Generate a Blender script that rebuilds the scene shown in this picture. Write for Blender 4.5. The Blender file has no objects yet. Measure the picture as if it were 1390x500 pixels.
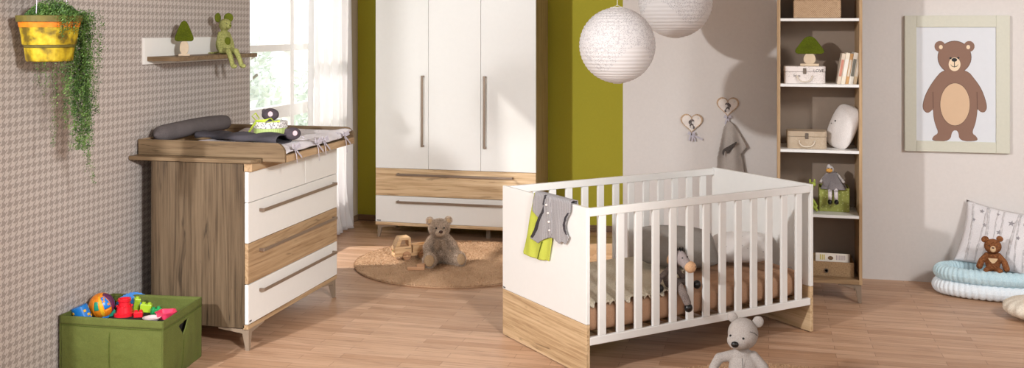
import bpy, bmesh, math, random
from mathutils import Vector, Matrix, Euler, noise
R = math.radians
random.seed(7)
scn = bpy.context.scene
COL = scn.collection

# ------------------------------------------------------------------ camera maths (photo 1390 x 500)
F, HZ, CX, CH, YAW = 1408., 37., 695., 1.65, .2427
ca, sa = math.cos(YAW), math.sin(YAW)
def ray(px, py):
    s = (px-CX)/F
    return Vector((s*ca-sa, s*sa+ca, (HZ-py)/F))
CAM = Vector((0, 0, CH))
def onz(px, py, z=0):
    r = ray(px, py); return CAM + r*((z-CH)/r.z)
def ony(px, py, y):
    r = ray(px, py); return CAM + r*(y/r.y)
def onx(px, py, x):
    r = ray(px, py); return CAM + r*(x/r.x)
def facing(x, y, extra=0):            # turn so that local -y looks at the camera
    return math.atan2(-x, y) + R(extra)

# ------------------------------------------------------------------ materials
def srgb(r, g, b):
    f = lambda c: ((c/255)/12.92 if c/255 <= .04045 else (((c/255)+.055)/1.055)**2.4)
    return (f(r), f(g), f(b), 1)
class NT:
    def __init__(s, name):
        s.m = bpy.data.materials.new(name); s.m.use_nodes = True
        s.t = s.m.node_tree; s.n = s.t.nodes; s.l = s.t.links
        s.b = s.n['Principled BSDF']; s.out = s.n['Material Output']
    def node(s, typ, **kw):
        n = s.n.new(typ)
        for k, v in kw.items():
            if k in n.inputs: n.inputs[k].default_value = v
            else: setattr(n, k, v)
        return n
    def link(s, a, b): s.l.new(a, b)
    def coord(s, scale=(1, 1, 1), rot=(0, 0, 0), kind='Object'):
        tc = s.n.new('ShaderNodeTexCoord'); mp = s.n.new('ShaderNodeMapping')
        mp.inputs['Scale'].default_value = scale; mp.inputs['Rotation'].default_value = rot
        s.link(tc.outputs[kind], mp.inputs[0]); return mp.outputs[0]
    def ramp(s, fac, stops):
        r = s.n.new('ShaderNodeValToRGB'); e = r.color_ramp.elements
        while len(e) < len(stops): e.new(.5)
        for i, (p, c) in enumerate(stops): e[i].position = p; e[i].color = c
        s.link(fac, r.inputs[0]); return r.outputs[0]
    def math(s, op, a, b=None, c=None):
        n = s.n.new('ShaderNodeMath'); n.operation = op
        for i, v in enumerate((a, b, c)):
            if v is None: continue
            if isinstance(v, (int, float)): n.inputs[i].default_value = v
            else: s.link(v, n.inputs[i])
        return n.outputs[0]
    def mix(s, fac, a, b, mode='MIX'):
        n = s.n.new('ShaderNodeMix'); n.data_type = 'RGBA'; n.blend_type = mode
        for i, v in ((0, fac), (6, a), (7, b)):
            if isinstance(v, (int, float, tuple)): n.inputs[i].default_value = v
            else: s.link(v, n.inputs[i])
        return n.outputs[2]
    def bump(s, h, strength=.3, dist=.01):
        n = s.n.new('ShaderNodeBump'); n.inputs['Strength'].default_value = strength
        n.inputs['Distance'].default_value = dist; s.link(h, n.inputs['Height'])
        s.link(n.outputs[0], s.b.inputs['Normal'])
def plain(name, c, rough=.5, noise_amt=.04, nscale=30, bump=0, metallic=0, spec=.5, sheen=0):
    t = NT(name); t.b.inputs['Roughness'].default_value = rough; t.b.inputs['Metallic'].default_value = metallic
    t.b.inputs['Specular IOR Level'].default_value = spec
    nz = t.node('ShaderNodeTexNoise', Scale=nscale, Detail=3.0); t.link(t.coord(), nz.inputs['Vector'])
    col = srgb(*c)
    dk = tuple(v*(1-noise_amt*2) for v in col[:3])+(1,); lt = tuple(min(1, v*(1+noise_amt*2)) for v in col[:3])+(1,)
    t.link(t.ramp(nz.outputs[0], [(.3, dk), (.7, lt)]), t.b.inputs['Base Color'])
    if bump: t.bump(nz.outputs[0], bump, .004)
    if sheen: t.b.inputs['Sheen Weight'].default_value = sheen
    return t.m
def fabric(name, c, c2=None, scale=400, amt=.35, rough=.95, bump=.4, big=12):
    t = NT(name); t.b.inputs['Roughness'].default_value = rough; t.b.inputs['Specular IOR Level'].default_value = .15
    nz = t.node('ShaderNodeTexNoise', Scale=float(scale), Detail=2.0); t.link(t.coord(), nz.inputs['Vector'])
    n2 = t.node('ShaderNodeTexNoise', Scale=float(big), Detail=3.0); t.link(t.coord(), n2.inputs['Vector'])
    a = srgb(*c); b = srgb(*(c2 or tuple(int(v*(1-amt)) for v in c)))
    f = t.math('ADD', t.math('MULTIPLY', nz.outputs[0], .7), t.math('MULTIPLY', n2.outputs[0], .3))
    t.link(t.ramp(f, [(.38, b), (.6, a)]), t.b.inputs['Base Color']); t.bump(nz.outputs[0], bump, .003)
    return t.m
def wood(name, base, dark, light, axis='z', stave=.13, scale=1., joints=True, rough=.5):
    """oak decor, grain along `axis`, joined staves across it"""
    t = NT(name); t.b.inputs['Roughness'].default_value = rough; t.b.inputs['Specular IOR Level'].default_value = .3
    k = .035
    sc = {'x': (k, 1, 1), 'y': (1, k, 1), 'z': (1, 1, k)}[axis]
    v = t.coord(tuple(a*scale for a in sc))
    tc = t.node('ShaderNodeTexCoord'); sp = t.node('ShaderNodeSeparateXYZ'); t.link(tc.outputs['Object'], sp.inputs[0])
    cross = {'x': (2, 1), 'y': (2, 0), 'z': (0, 1)}[axis]
    q = t.math('ADD', sp.outputs[cross[0]], sp.outputs[cross[1]])
    st = t.math('FLOOR', t.math('DIVIDE', q, stave))
    wn = t.node('ShaderNodeTexWhiteNoise', noise_dimensions='1D'); t.link(st, wn.inputs['W'])
    off = t.node('ShaderNodeCombineXYZ'); 
    for i in range(3): t.link(t.math('MULTIPLY', wn.outputs[0], 7.0), off.inputs[i])
    va = t.node('ShaderNodeVectorMath', operation='ADD'); t.link(v, va.inputs[0])
    if joints: t.link(off.outputs[0], va.inputs[1])
    n1 = t.node('ShaderNodeTexNoise', Scale=75., Detail=7., Roughness=.7, Distortion=.25); t.link(va.outputs[0], n1.inputs['Vector'])
    n2 = t.node('ShaderNodeTexNoise', Scale=9., Detail=2., Distortion=.5); t.link(va.outputs[0], n2.inputs['Vector'])
    ring = t.math('FRACT', t.math('MULTIPLY', n2.outputs[0], 9.))
    ring = t.math('ABSOLUTE', t.math('SUBTRACT', ring, .5))
    f = t.math('ADD', t.math('MULTIPLY', n1.outputs[0], .75), t.math('MULTIPLY', ring, .30))
    f = t.math('ADD', f, t.math('MULTIPLY', t.math('SUBTRACT', wn.outputs[0], .5), .07 if joints else 0.))
    c = t.ramp(f, [(.28, srgb(*dark)), (.44, srgb(*base)), (.62, srgb(*light))])
    # small dark cracks and knots
    v3 = t.coord(tuple(a*scale for a in {'x': (.12, 1, 1), 'y': (1, .12, 1), 'z': (1, 1, .12)}[axis]))
    n3 = t.node('ShaderNodeTexNoise', Scale=26., Detail=4., Distortion=1.); t.link(v3, n3.inputs['Vector'])
    kn = t.ramp(n3.outputs[0], [(.63, (0, 0, 0, 1)), (.72, (1, 1, 1, 1))])
    c = t.mix(t.math('MULTIPLY', kn, .7), c, tuple(v*.45 for v in srgb(*dark)[:3])+(1,))
    if joints:
        fr = t.math('FRACT', t.math('DIVIDE', q, stave))
        ln = t.math('LESS_THAN', fr, .018)
        c = t.mix(t.math('MULTIPLY', ln, .35), c, tuple(v*.5 for v in srgb(*dark)[:3])+(1,))
    t.link(c, t.b.inputs['Base Color']); t.bump(n1.outputs[0], .12, .003)
    return t.m
OAK = ((96, 79, 60), (68, 54, 40), (112, 94, 73))  # same oak as the drawer fronts, side-panel shade put into the colour
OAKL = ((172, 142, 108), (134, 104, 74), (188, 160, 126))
M = {}
M['oak_z_shaded'] = wood('oak_vertical_shaded', *OAK, axis='z', stave=.11)
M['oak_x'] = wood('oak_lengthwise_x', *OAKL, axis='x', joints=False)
M['oak_y'] = wood('oak_lengthwise_y', *OAKL, axis='y', joints=False)
M['oak_yd'] = wood('oak_plate', (118, 97, 72), (88, 70, 50), (134, 112, 86), axis='x', joints=False)  # same oak again, with part of that shade in its colour
M['oak_ward'] = wood('oak_wardrobe_front', (206, 176, 138), (168, 136, 100), (222, 196, 160), axis='x', joints=False)
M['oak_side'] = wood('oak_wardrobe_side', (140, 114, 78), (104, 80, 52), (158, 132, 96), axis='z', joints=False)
M['oak_shelf'] = wood('oak_bookcase', (176, 146, 110), (136, 106, 76), (196, 166, 130), axis='z', joints=False)
M['oak_shelfx'] = wood('oak_bookcase_x', (150, 122, 90), (110, 86, 62), (170, 142, 108), axis='x', joints=False)
M['beech'] = wood('beech_toy', (214, 176, 132), (190, 146, 102), (228, 196, 156), axis='x', joints=False, scale=2)
M['white'] = plain('white_lacquer', (229, 227, 223), .35, .004)
M['whitewall'] = plain('wall_white', (214, 207, 202), .85, .008, 60, .05)
M['green'] = plain('wall_green', (182, 174, 50), .85, .01, 60, .05)
M['beige'] = plain('wall_white_shaded', (186, 168, 146), .85, .01, 60, .05)  # white wall: its shade and the green bounce are put into the colour
M['metal'] = plain('taupe_metal', (140, 122, 106), .38, .02, 40, 0, .35)
M['leg'] = plain('taupe_leg', (140, 122, 104), .5, .02)
M['skirt'] = wood('skirting_wood', (128, 100, 74), (96, 72, 50), (146, 116, 88), axis='x', joints=False)
M['black'] = plain('black_plastic', (18, 16, 15), .3, .02)
M['window_frame'] = plain('window_paint', (240, 238, 234), .45, .01)

def houndstooth():
    t = NT('houndstooth_wallpaper'); t.b.inputs['Roughness'].default_value = .8; t.b.inputs['Specular IOR Level'].default_value = .2
    tc = t.node('ShaderNodeTexCoord'); sp = t.node('ShaderNodeSeparateXYZ'); t.link(tc.outputs['Object'], sp.inputs[0])
    S = 8/.039
    fl = lambda o, m: t.math('FLOORED_MODULO', t.math('FLOOR', t.math('MULTIPLY', o, S)), m) if False else None
    def cell(o): return t.math('FLOOR', t.math('MULTIPLY', o, S))
    i, j = cell(sp.outputs[1]), cell(sp.outputs[2])
    def fm(a, m):
        n = t.n.new('ShaderNodeMath'); n.operation = 'FLOORED_MODULO'; t.link(a, n.inputs[0]); n.inputs[1].default_value = m; return n.outputs[0]
    warp = t.math('LESS_THAN', fm(i, 8.), 3.5); weft = t.math('LESS_THAN', fm(j, 8.), 3.5)
    top = t.math('LESS_THAN', fm(t.math('SUBTRACT', i, j), 4.), 1.5)
    v = t.math('ADD', t.math('MULTIPLY', top, warp), t.math('MULTIPLY', t.math('SUBTRACT', 1., top), weft))
    nz = t.node('ShaderNodeTexNoise', Scale=260., Detail=2.); t.link(tc.outputs['Object'], nz.inputs['Vector'])
    big = t.node('ShaderNodeTexNoise', Scale=1.3, Detail=2.); t.link(tc.outputs['Object'], big.inputs['Vector'])
    f = t.math('ADD', t.math('MULTIPLY', v, .8), t.math('MULTIPLY', nz.outputs[0], .2))
    t.link(t.ramp(f, [(.05, srgb(190, 180, 173)), (.95, srgb(150, 140, 133))]), t.b.inputs['Base Color'])
    t.bump(t.math('ADD', t.math('MULTIPLY', v, -1.), t.math('MULTIPLY', nz.outputs[0], .5)), .35, .002)
    return t.m
M['hound'] = houndstooth()
def floor_mat():
    t = NT('beech_strip_floor')
    v = t.coord((1, 1, 1))
    def brick(c1, c2, bias=0.):
        b = t.node('ShaderNodeTexBrick', offset=.37, offset_frequency=2, squash=1.0)
        b.inputs['Scale'].default_value = 1.; b.inputs['Brick Width'].default_value = .52; b.inputs['Row Height'].default_value = .066
        b.inputs['Mortar Size'].default_value = .0008; b.inputs['Mortar Smooth'].default_value = .2; b.inputs['Bias'].default_value = bias
        b.inputs['Color1'].default_value = c1; b.inputs['Color2'].default_value = c2; b.inputs['Mortar'].default_value = srgb(112, 78, 54)
        t.link(v, b.inputs['Vector']); return b
    b = brick(srgb(208, 172, 144), srgb(184, 145, 115))
    vv = t.coord((.9, 14, 1)); n1 = t.node('ShaderNodeTexNoise', Scale=5., Detail=6., Roughness=.65, Distortion=.4); t.link(vv, n1.inputs['Vector'])
    vw = t.coord((.5, 6, 1)); n2 = t.node('ShaderNodeTexNoise', Scale=3., Detail=3.); t.link(vw, n2.inputs['Vector'])
    g = t.math('ADD', t.math('MULTIPLY', n1.outputs[0], .6), t.math('MULTIPLY', n2.outputs[0], .4))
    gr = t.ramp(g, [(.30, (.50, .42, .36, 1)), (.48, (.88, .85, .82, 1)), (.66, (1.04, 1.03, 1.02, 1))])
    t.link(t.mix(1., b.outputs[0], gr, 'MULTIPLY'), t.b.inputs['Base Color'])
    t.b.inputs['Roughness'].default_value = .42; t.b.inputs['Specular IOR Level'].default_value = .35
    t.bump(n1.outputs[0], .05, .003)
    return t.m
M['floor'] = floor_mat()

# ------------------------------------------------------------------ mesh helpers
def obj(name, bm, mat, parent=None, smooth=False, bevel=0, seg=2, sub=0):
    me = bpy.data.meshes.new(name)
    if isinstance(bm, bmesh.types.BMesh):
        bmesh.ops.recalc_face_normals(bm, faces=bm.faces)
        bm.to_mesh(me); bm.free()
    else: me.from_pydata(*bm)
    o = bpy.data.objects.new(name, me); COL.objects.link(o)
    for m in (mat if isinstance(mat, (list, tuple)) else [mat]): me.materials.append(m)
    if smooth:
        for p in me.polygons: p.use_smooth = True
    if bevel:
        md = o.modifiers.new('bevel', 'BEVEL'); md.width = bevel; md.segments = seg; md.limit_method = 'ANGLE'; md.angle_limit = R(40)
        md.harden_normals = False
    if sub:
        md = o.modifiers.new('sub', 'SUBSURF'); md.levels = sub; md.render_levels = sub
    if parent is not None: o.parent = parent
    return o
def tag(o, label=None, cat=None, group=None, kind=None):
    for k, v in (('label', label), ('category', cat), ('group', group), ('kind', kind)):
        if v: o[k] = v
    return o
def thing(name, label, cat, loc=(0, 0, 0), rz=0, group=None):
    o = bpy.data.objects.new(name, None); COL.objects.link(o); o.empty_display_size = .05
    o.location = loc; o.rotation_euler = (0, 0, rz); return tag(o, label, cat, group)
def BM(): return bmesh.new()
def box(bm, x0, x1, y0, y1, z0, z1, mtx=None):
    vs = [bm.verts.new(Vector(p)) for p in ((x0, y0, z0), (x1, y0, z0), (x1, y1, z0), (x0, y1, z0), (x0, y0, z1), (x1, y0, z1), (x1, y1, z1), (x0, y1, z1))]
    if mtx:
        for v in vs: v.co = mtx @ v.co
    for f in ((3, 2, 1, 0), (4, 5, 6, 7), (0, 1, 5, 4), (1, 2, 6, 5), (2, 3, 7, 6), (3, 0, 4, 7)): bm.faces.new([vs[i] for i in f])
    return bm
def bx(*a, mtx=None): return box(BM(), *a, mtx=mtx)
def prism(bm, pts, f3, thick):
    """outline pts (a,b) -> f3(a,b,0) and f3(a,b,thick)"""
    A = [bm.verts.new(f3(a, b, 0)) for a, b in pts]; B = [bm.verts.new(f3(a, b, thick)) for a, b in pts]
    n = len(pts); bm.faces.new(A); bm.faces.new(B[::-1])
    for i in range(n): bm.faces.new((A[i], B[i], B[(i+1) % n], A[(i+1) % n]))
    return bm
def ell(bm, c, r, rot=(0, 0, 0), u=20, v=14):
    if isinstance(r, (int, float)): r = (r, r, r)
    m = Matrix.Translation(c) @ Euler([R(a) for a in rot]).to_matrix().to_4x4() @ Matrix.Diagonal((*r, 1))
    bmesh.ops.create_uvsphere(bm, u_segments=u, v_segments=v, radius=1, matrix=m); return bm
def tube(bm, pts, rad, n=10, caps=True):
    pts = [Vector(p) for p in pts]; k = len(pts)
    rad = rad if isinstance(rad, (list, tuple)) else [rad]*k
    prev = None; rings = []
    for i, p in enumerate(pts):
        d = (pts[min(i+1, k-1)]-pts[max(i-1, 0)]).normalized()
        if prev is None: prev = d.orthogonal().normalized()
        prev = (prev - d*prev.dot(d)).normalized(); q = d.cross(prev)
        rings.append([bm.verts.new(p+(prev*math.cos(2*math.pi*j/n)+q*math.sin(2*math.pi*j/n))*rad[i]) for j in range(n)])
    for a, b in zip(rings, rings[1:]):
        for j in range(n): bm.faces.new((a[j], a[(j+1) % n], b[(j+1) % n], b[j]))
    if caps: bm.faces.new(rings[0][::-1]); bm.faces.new(rings[-1])
    return bm
def lathe(bm, prof, n=32, mtx=None, fr=None):
    rings = []
    for r, z in prof:
        ring = []
        for j in range(n):
            a = 2*math.pi*j/n; rr = r*(fr(a, z) if fr else 1)
            p = Vector((rr*math.cos(a), rr*math.sin(a), z)); ring.append(bm.verts.new(mtx @ p if mtx else p))
        rings.append(ring)
    for a, b in zip(rings, rings[1:]):
        for j in range(n): bm.faces.new((a[j], a[(j+1) % n], b[(j+1) % n], b[j]))
    if prof[0][0] > 1e-6: bm.faces.new(rings[0][::-1])
    if prof[-1][0] > 1e-6: bm.faces.new(rings[-1])
    bmesh.ops.remove_doubles(bm, verts=bm.verts, dist=1e-6)
    return bm
def grid(nu, nv, f):
    vs = [f(i/nu, j/nv) for j in range(nv+1) for i in range(nu+1)]
    fs = [(j*(nu+1)+i, j*(nu+1)+i+1, (j+1)*(nu+1)+i+1, (j+1)*(nu+1)+i) for j in range(nv) for i in range(nu)]
    return (vs, [], fs)
def bake(o):
    """freeze modifiers into the mesh"""
    bpy.context.view_layer.update()
    dg = bpy.context.evaluated_depsgraph_get(); me = bpy.data.meshes.new_from_object(o.evaluated_get(dg))
    o.modifiers.clear(); o.data = me; return o
def blob(name, bm, mat, parent=None, voxel=.004, smooth=6, fur=None):
    """many overlapping soft volumes -> one continuous skin"""
    o = obj(name, bm, mat)
    r = o.modifiers.new('r', 'REMESH'); r.mode = 'VOXEL'; r.voxel_size = voxel; r.use_smooth_shade = True
    s = o.modifiers.new('s', 'SMOOTH'); s.iterations = smooth; s.factor = .6
    bake(o)
    if fur: furify(o.data, *fur)
    for p in o.data.polygons: p.use_smooth = True
    if parent is not None: o.parent = parent
    return o
def furify(me, count, length, width, droop=.3):
    import numpy as np
    rnd = random.Random(3)
    polys = list(me.polygons); areas = [p.area for p in polys]
    pick = rnd.choices(polys, weights=areas, k=count)
    vs = [v.co.copy() for v in me.vertices]; fs = [tuple(p.vertices) for p in polys]
    for p in pick:
        idx = p.vertices; w = [rnd.random() for _ in idx]; t = sum(w); c = Vector()
        for i, k in zip(idx, w): c += me.vertices[i].co*(k/t)
        n = p.normal; d = (n+Vector((rnd.uniform(-.6, .6), rnd.uniform(-.6, .6), rnd.uniform(-.6, .4)-droop))).normalized()
        s = d.orthogonal().normalized(); s.rotate(Matrix.Rotation(rnd.uniform(0, 6.28), 3, d))
        L = length*rnd.uniform(.6, 1.2); k = len(vs)
        vs += [c-s*width, c+s*width, c+d*L]; fs.append((k, k+1, k+2))
    mats = list(me.materials); me.clear_geometry(); me.from_pydata(vs, [], fs)
def cap(bm, a, b, ra, rb, n=4):
    """tapered limb with round ends"""
    a, b = Vector(a), Vector(b)
    for i in range(n+1):
        t = i/n; ell(bm, a.lerp(b, t), ra+(rb-ra)*t, u=14, v=10)
    d = (b-a); 
    if d.length > 1e-5: tube(bm, [a, b], [ra, rb], 14)
    return bm
def chain(bm, pts, rs):
    for i in range(len(pts)-1): cap(bm, pts[i], pts[i+1], rs[i], rs[i+1], 3)
    return bm
def inside(p, poly):
    x, y = p; c = False; j = len(poly)-1
    for i in range(len(poly)):
        xi, yi = poly[i]; xj, yj = poly[j]
        if (yi > y) != (yj > y) and x < (xj-xi)*(y-yi)/(yj-yi)+xi: c = not c
        j = i
    return c
def sheet(name, poly, f3, mat, parent=None, cell=.005, thick=.003, smooth=3):
    """piece of cloth cut to an outline, laid in space by f3(a,b)"""
    xs = [p[0] for p in poly]; ys = [p[1] for p in poly]
    nx = int((max(xs)-min(xs))/cell)+2; ny = int((max(ys)-min(ys))/cell)+2
    x0, y0 = min(xs)-cell/2, min(ys)-cell/2; vid = {}; vs = []; fs = []
    def V(i, j):
        if (i, j) not in vid: vid[(i, j)] = len(vs); vs.append((x0+i*cell, y0+j*cell))
        return vid[(i, j)]
    for i in range(nx):
        for j in range(ny):
            if inside((x0+(i+.5)*cell, y0+(j+.5)*cell), poly): fs.append((V(i, j), V(i+1, j), V(i+1, j+1), V(i, j+1)))
    # round the stair-stepped rim in the flat pattern
    nb = {k: set() for k in range(len(vs))}; ec = {}
    for f in fs:
        for a, b in zip(f, f[1:]+f[:1]): e = (min(a, b), max(a, b)); ec[e] = ec.get(e, 0)+1
    for (a, b), c in ec.items():
        if c == 1: nb[a].add(b); nb[b].add(a)
    for _ in range(smooth):
        nv = list(vs)
        for k, s in nb.items():
            if len(s) >= 2: nv[k] = (sum(vs[q][0] for q in s)/len(s)*.5+vs[k][0]*.5, sum(vs[q][1] for q in s)/len(s)*.5+vs[k][1]*.5)
        vs = nv
    o = obj(name, ([f3(a, b) for a, b in vs], [], fs), mat, parent, smooth=True)
    md = o.modifiers.new('t', 'SOLIDIFY'); md.thickness = thick; md.offset = 0
    return bake(o) if True else o
def text(name, body, size, mat, parent, mtx, extr=.0004, align='CENTER'):
    cu = bpy.data.curves.new(name, 'FONT'); cu.body = body; cu.size = size; cu.extrude = extr; cu.align_x = align; cu.resolution_u = 2
    o = bpy.data.objects.new(name, cu); COL.objects.link(o); o.data.materials.append(mat)
    bpy.context.view_layer.update()
    dg = bpy.context.evaluated_depsgraph_get(); me = bpy.data.meshes.new_from_object(o.evaluated_get(dg))
    bpy.data.objects.remove(o); me.transform(mtx)
    o = bpy.data.objects.new(name, me); COL.objects.link(o); o.parent = parent; return o
def nz(x, y=0, z=0): return noise.noise(Vector((x, y, z)))

# ------------------------------------------------------------------ the room
XA, XB, YG, YW = -3.25, -3.415, 8.30, 7.16
CEIL = 3.0
def struct(name, bm, m, parent=None, **k): return tag(obj(name, bm, m, parent, **k), kind='structure')
struct('floor', bx(-3.6, 3.4, -.6, 8.5, -.05, 0), M['floor'])
struct('ceiling', bx(-3.6, 3.4, -.6, 8.5, CEIL, CEIL+.06), M['whitewall'])  # unseen; put in to block ambient sky light from above
struct('wall_left_front', bx(-3.40, XA, 3.30, 6.09, 0, CEIL), M['hound'])
b = BM(); box(b, XB-.16, XB, 6.09, 6.30, 0, CEIL); box(b, XB-.16, XB, 7.86, 8.46, 0, CEIL); box(b, XB-.16, XB, 6.30, 7.86, 0, .30); box(b, XB-.16, XB, 6.30, 7.86, 2.62, CEIL)
box(b, -3.58, -3.40, 6.05, 6.09, 0, CEIL)
struct('wall_left_back', b, M['beige'])
struct('wall_back_green', bx(-3.6, .6, YG, YG+.12, 0, CEIL), M['green'])
struct('shading_wall_front', bx(-3.72, 3.52, -.72, -.6, 0, 1.25), M['whitewall'])  # unseen half wall added behind the camera to cut low ambient light
struct('shading_wall_left_low', bx(-3.72, -3.6, -.6, 3.30, 0, 1.25), M['whitewall'])  # unseen half wall added on the left to shape the ambient light
struct('shading_wall_right_low', bx(3.4, 3.52, -.6, 3.0, 0, 1.25), M['whitewall'])  # added on the right as well, unseen, trims the low light
struct('shading_wall_right', bx(3.4, 3.52, 3.0, 7.34, 0, CEIL), M['whitewall'])  # unseen full-height wall added to bounce and bound the ambient light
struct('wall_back_white', bx(-.981, 3.4, YW, YW+.18, 0, CEIL), M['whitewall'])
struct('baseboard_back', bx(XB, -.95, YG-.018, YG, 0, .05), M['skirt'], bevel=.004)
struct('baseboard_left', bx(XB, XB+.018, 7.5, YG-.018, 0, .05), wood('skirting_wood_y', (128, 100, 74), (96, 72, 50), (146, 116, 88), axis='y', joints=False), bevel=.004)
# window
w = struct('window_1', bx(XB-.13, XB-.05, 6.30, 6.36, .30, 2.62), M['window_frame'], bevel=.004)
b = BM()
box(b, XB-.13, XB-.05, 7.80, 7.86, .30, 2.62); box(b, XB-.13, XB-.05, 6.36, 7.80, .30, .36); box(b, XB-.13, XB-.05, 6.36, 7.80, 2.56, 2.62)
box(b, XB-.125, XB-.055, 7.13, 7.19, .36, 2.56)
obj('window_frame', b, M['window_frame'], w, bevel=.004)
obj('transom', bx(XB-.12, XB-.06, 6.36, 7.80, 1.475, 1.525), M['window_frame'], w, bevel=.004)
obj('transom', bx(XB-.12, XB-.06, 6.36, 7.80, .985, 1.075), M['window_frame'], w, bevel=.004)
obj('window_sill', bx(XB-.15, XB+.03, 6.12, 7.90, .26, .30), M['window_frame'], w, bevel=.004)
t = NT('window_glass')
tr = t.node('ShaderNodeBsdfTransparent'); gl = t.node('ShaderNodeBsdfGlossy', Roughness=.02); mx = t.node('ShaderNodeMixShader'); mx.inputs[0].default_value = .06
t.link(tr.outputs[0], mx.inputs[1]); t.link(gl.outputs[0], mx.inputs[2]); t.link(mx.outputs[0], t.out.inputs[0]); M['glass'] = t.m
obj('pane', bx(XB-.093, XB-.087, 6.36, 7.80, .36, 2.56), M['glass'], w)
# sheer curtain
t = NT('sheer_curtain')
df = t.node('ShaderNodeBsdfDiffuse', Color=(.95, .93, .93, 1)); tl = t.node('ShaderNodeBsdfTranslucent', Color=(.97, .95, .95, 1)); tr = t.node('ShaderNodeBsdfTransparent')
m1 = t.node('ShaderNodeMixShader'); m1.inputs[0].default_value = .6; m2 = t.node('ShaderNodeMixShader'); m2.inputs[0].default_value = .12
t.link(df.outputs[0], m1.inputs[1]); t.link(tl.outputs[0], m1.inputs[2]); t.link(m1.outputs[0], m2.inputs[1]); t.link(tr.outputs[0], m2.inputs[2]); t.link(m2.outputs[0], t.out.inputs[0])
def curt(u, v):
    z = 2.75*(1-v)+.012; fl = max(0, v-.85)/.15
    y = 7.20+.73*u - .03*math.sin(v*3)*(1-u) + .10*fl*fl*u
    x = -3.335 + .030*math.sin(u*2*math.pi*8.5+.8*math.sin(v*3)) + .012*math.sin(u*31+v*4) + .05*fl*fl*math.sin(u*2*math.pi*4)
    return (max(x, -3.395), y, z)
cu = obj('curtain', grid(160, 60, curt), t.m, smooth=True)
md = cu.modifiers.new('t', 'SOLIDIFY'); md.thickness = .002
tag(cu, 'white sheer floor-length curtain hanging beside the window', 'curtain')
# outside
M['lawn'] = plain('pale_lawn', (196, 204, 180), .9, .1, 2)  # paled: the overexposure outside is put into the lawn colour
tag(obj('lawn_outside', bx(-30, -3.62, 2, 30, -.7, -.6), M['lawn']), kind='structure')
t = NT('overexposed_leaves'); t.b.inputs['Roughness'].default_value = .6
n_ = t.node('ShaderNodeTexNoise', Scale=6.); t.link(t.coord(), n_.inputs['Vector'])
t.link(t.ramp(n_.outputs[0], [(.35, srgb(214, 222, 212)), (.65, srgb(244, 246, 242))]), t.b.inputs['Base Color']); t.b.inputs['Subsurface Weight'].default_value = 0  # overexposure and window glare put into the leaf colour
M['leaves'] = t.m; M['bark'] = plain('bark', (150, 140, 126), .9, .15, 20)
def tree(x, y, h, r, label, seed):
    T = thing('garden_tree', label, 'tree', (x, y, -.6), 0, 'trees outside the window')
    rnd = random.Random(seed); b = BM()
    tube(b, [(0, 0, 0), (.05, 0, h*.4), (0, .05, h*.75)], [.12, .09, .04], 8)
    for k in range(7):
        a = rnd.uniform(0, 6.28); tube(b, [(0, 0, h*rnd.uniform(.3, .6)), (math.cos(a)*r*.7, math.sin(a)*r*.7, h*rnd.uniform(.6, .9))], [.04, .015], 6)
    obj('trunk', b, M['bark'], T)
    vs, fs = [], []
    for k in range(2600):
        a, c, q = rnd.uniform(0, 6.28), rnd.uniform(-1, 1), rnd.random()**.4
        s = math.sqrt(1-c*c); p = Vector((r*q*s*math.cos(a), r*q*s*math.sin(a), h*.62+h*.42*q*c))
        n = Vector((rnd.gauss(0, 1), rnd.gauss(0, 1), rnd.gauss(0, 1))).normalized(); u = n.orthogonal().normalized()*rnd.uniform(.04, .08); v = n.cross(u)*.6
        i = len(vs); vs += [p-u, p+v, p+u, p-v]; fs.append((i, i+1, i+2, i+3))
    obj('crown', (vs, [], fs), M['leaves'], T)
tree(-6.2, 10.6, 2.35, .85, 'pale glare-washed tree at the left of the window view, the tallest', 1)
tree(-7.4, 12.7, 2.2, .9, 'pale glare-washed tree seen through the middle of the window', 2)
tree(-6.3, 14.4, 1.75, .9, 'lower pale glare-washed bush-like tree right by the curtain edge', 3)

# ------------------------------------------------------------------ handles and furniture
def bar_handle(parent, p0, p1, out, w=.016, t=.008, stand=.03):
    """flat bar from p0 to p1 standing `stand` off the front along `out`"""
    p0, p1, out = Vector(p0), Vector(p1), Vector(out).normalized()
    d = (p1-p0).normalized(); s = d.cross(out); b = BM()
    def seg(a, e, wid, dep0, dep1):
        vs = [bpt for q in (a, e) for bpt in (q+s*wid/2+out*dep0, q-s*wid/2+out*dep0, q-s*wid/2+out*dep1, q+s*wid/2+out*dep1)]
        v = [b.verts.new(x) for x in vs]
        for f in ((0, 1, 2, 3), (7, 6, 5, 4), (0, 4, 5, 1), (1, 5, 6, 2), (2, 6, 7, 3), (3, 7, 4, 0)): b.faces.new([v[i] for i in f])
    seg(p0, p1, w, stand-t, stand); seg(p0, p0+d*.012, w, .0, stand-t); seg(p1-d*.012, p1, w, .0, stand-t)
    return obj('handle', b, M['metal'], parent, bevel=.0015)
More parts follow.
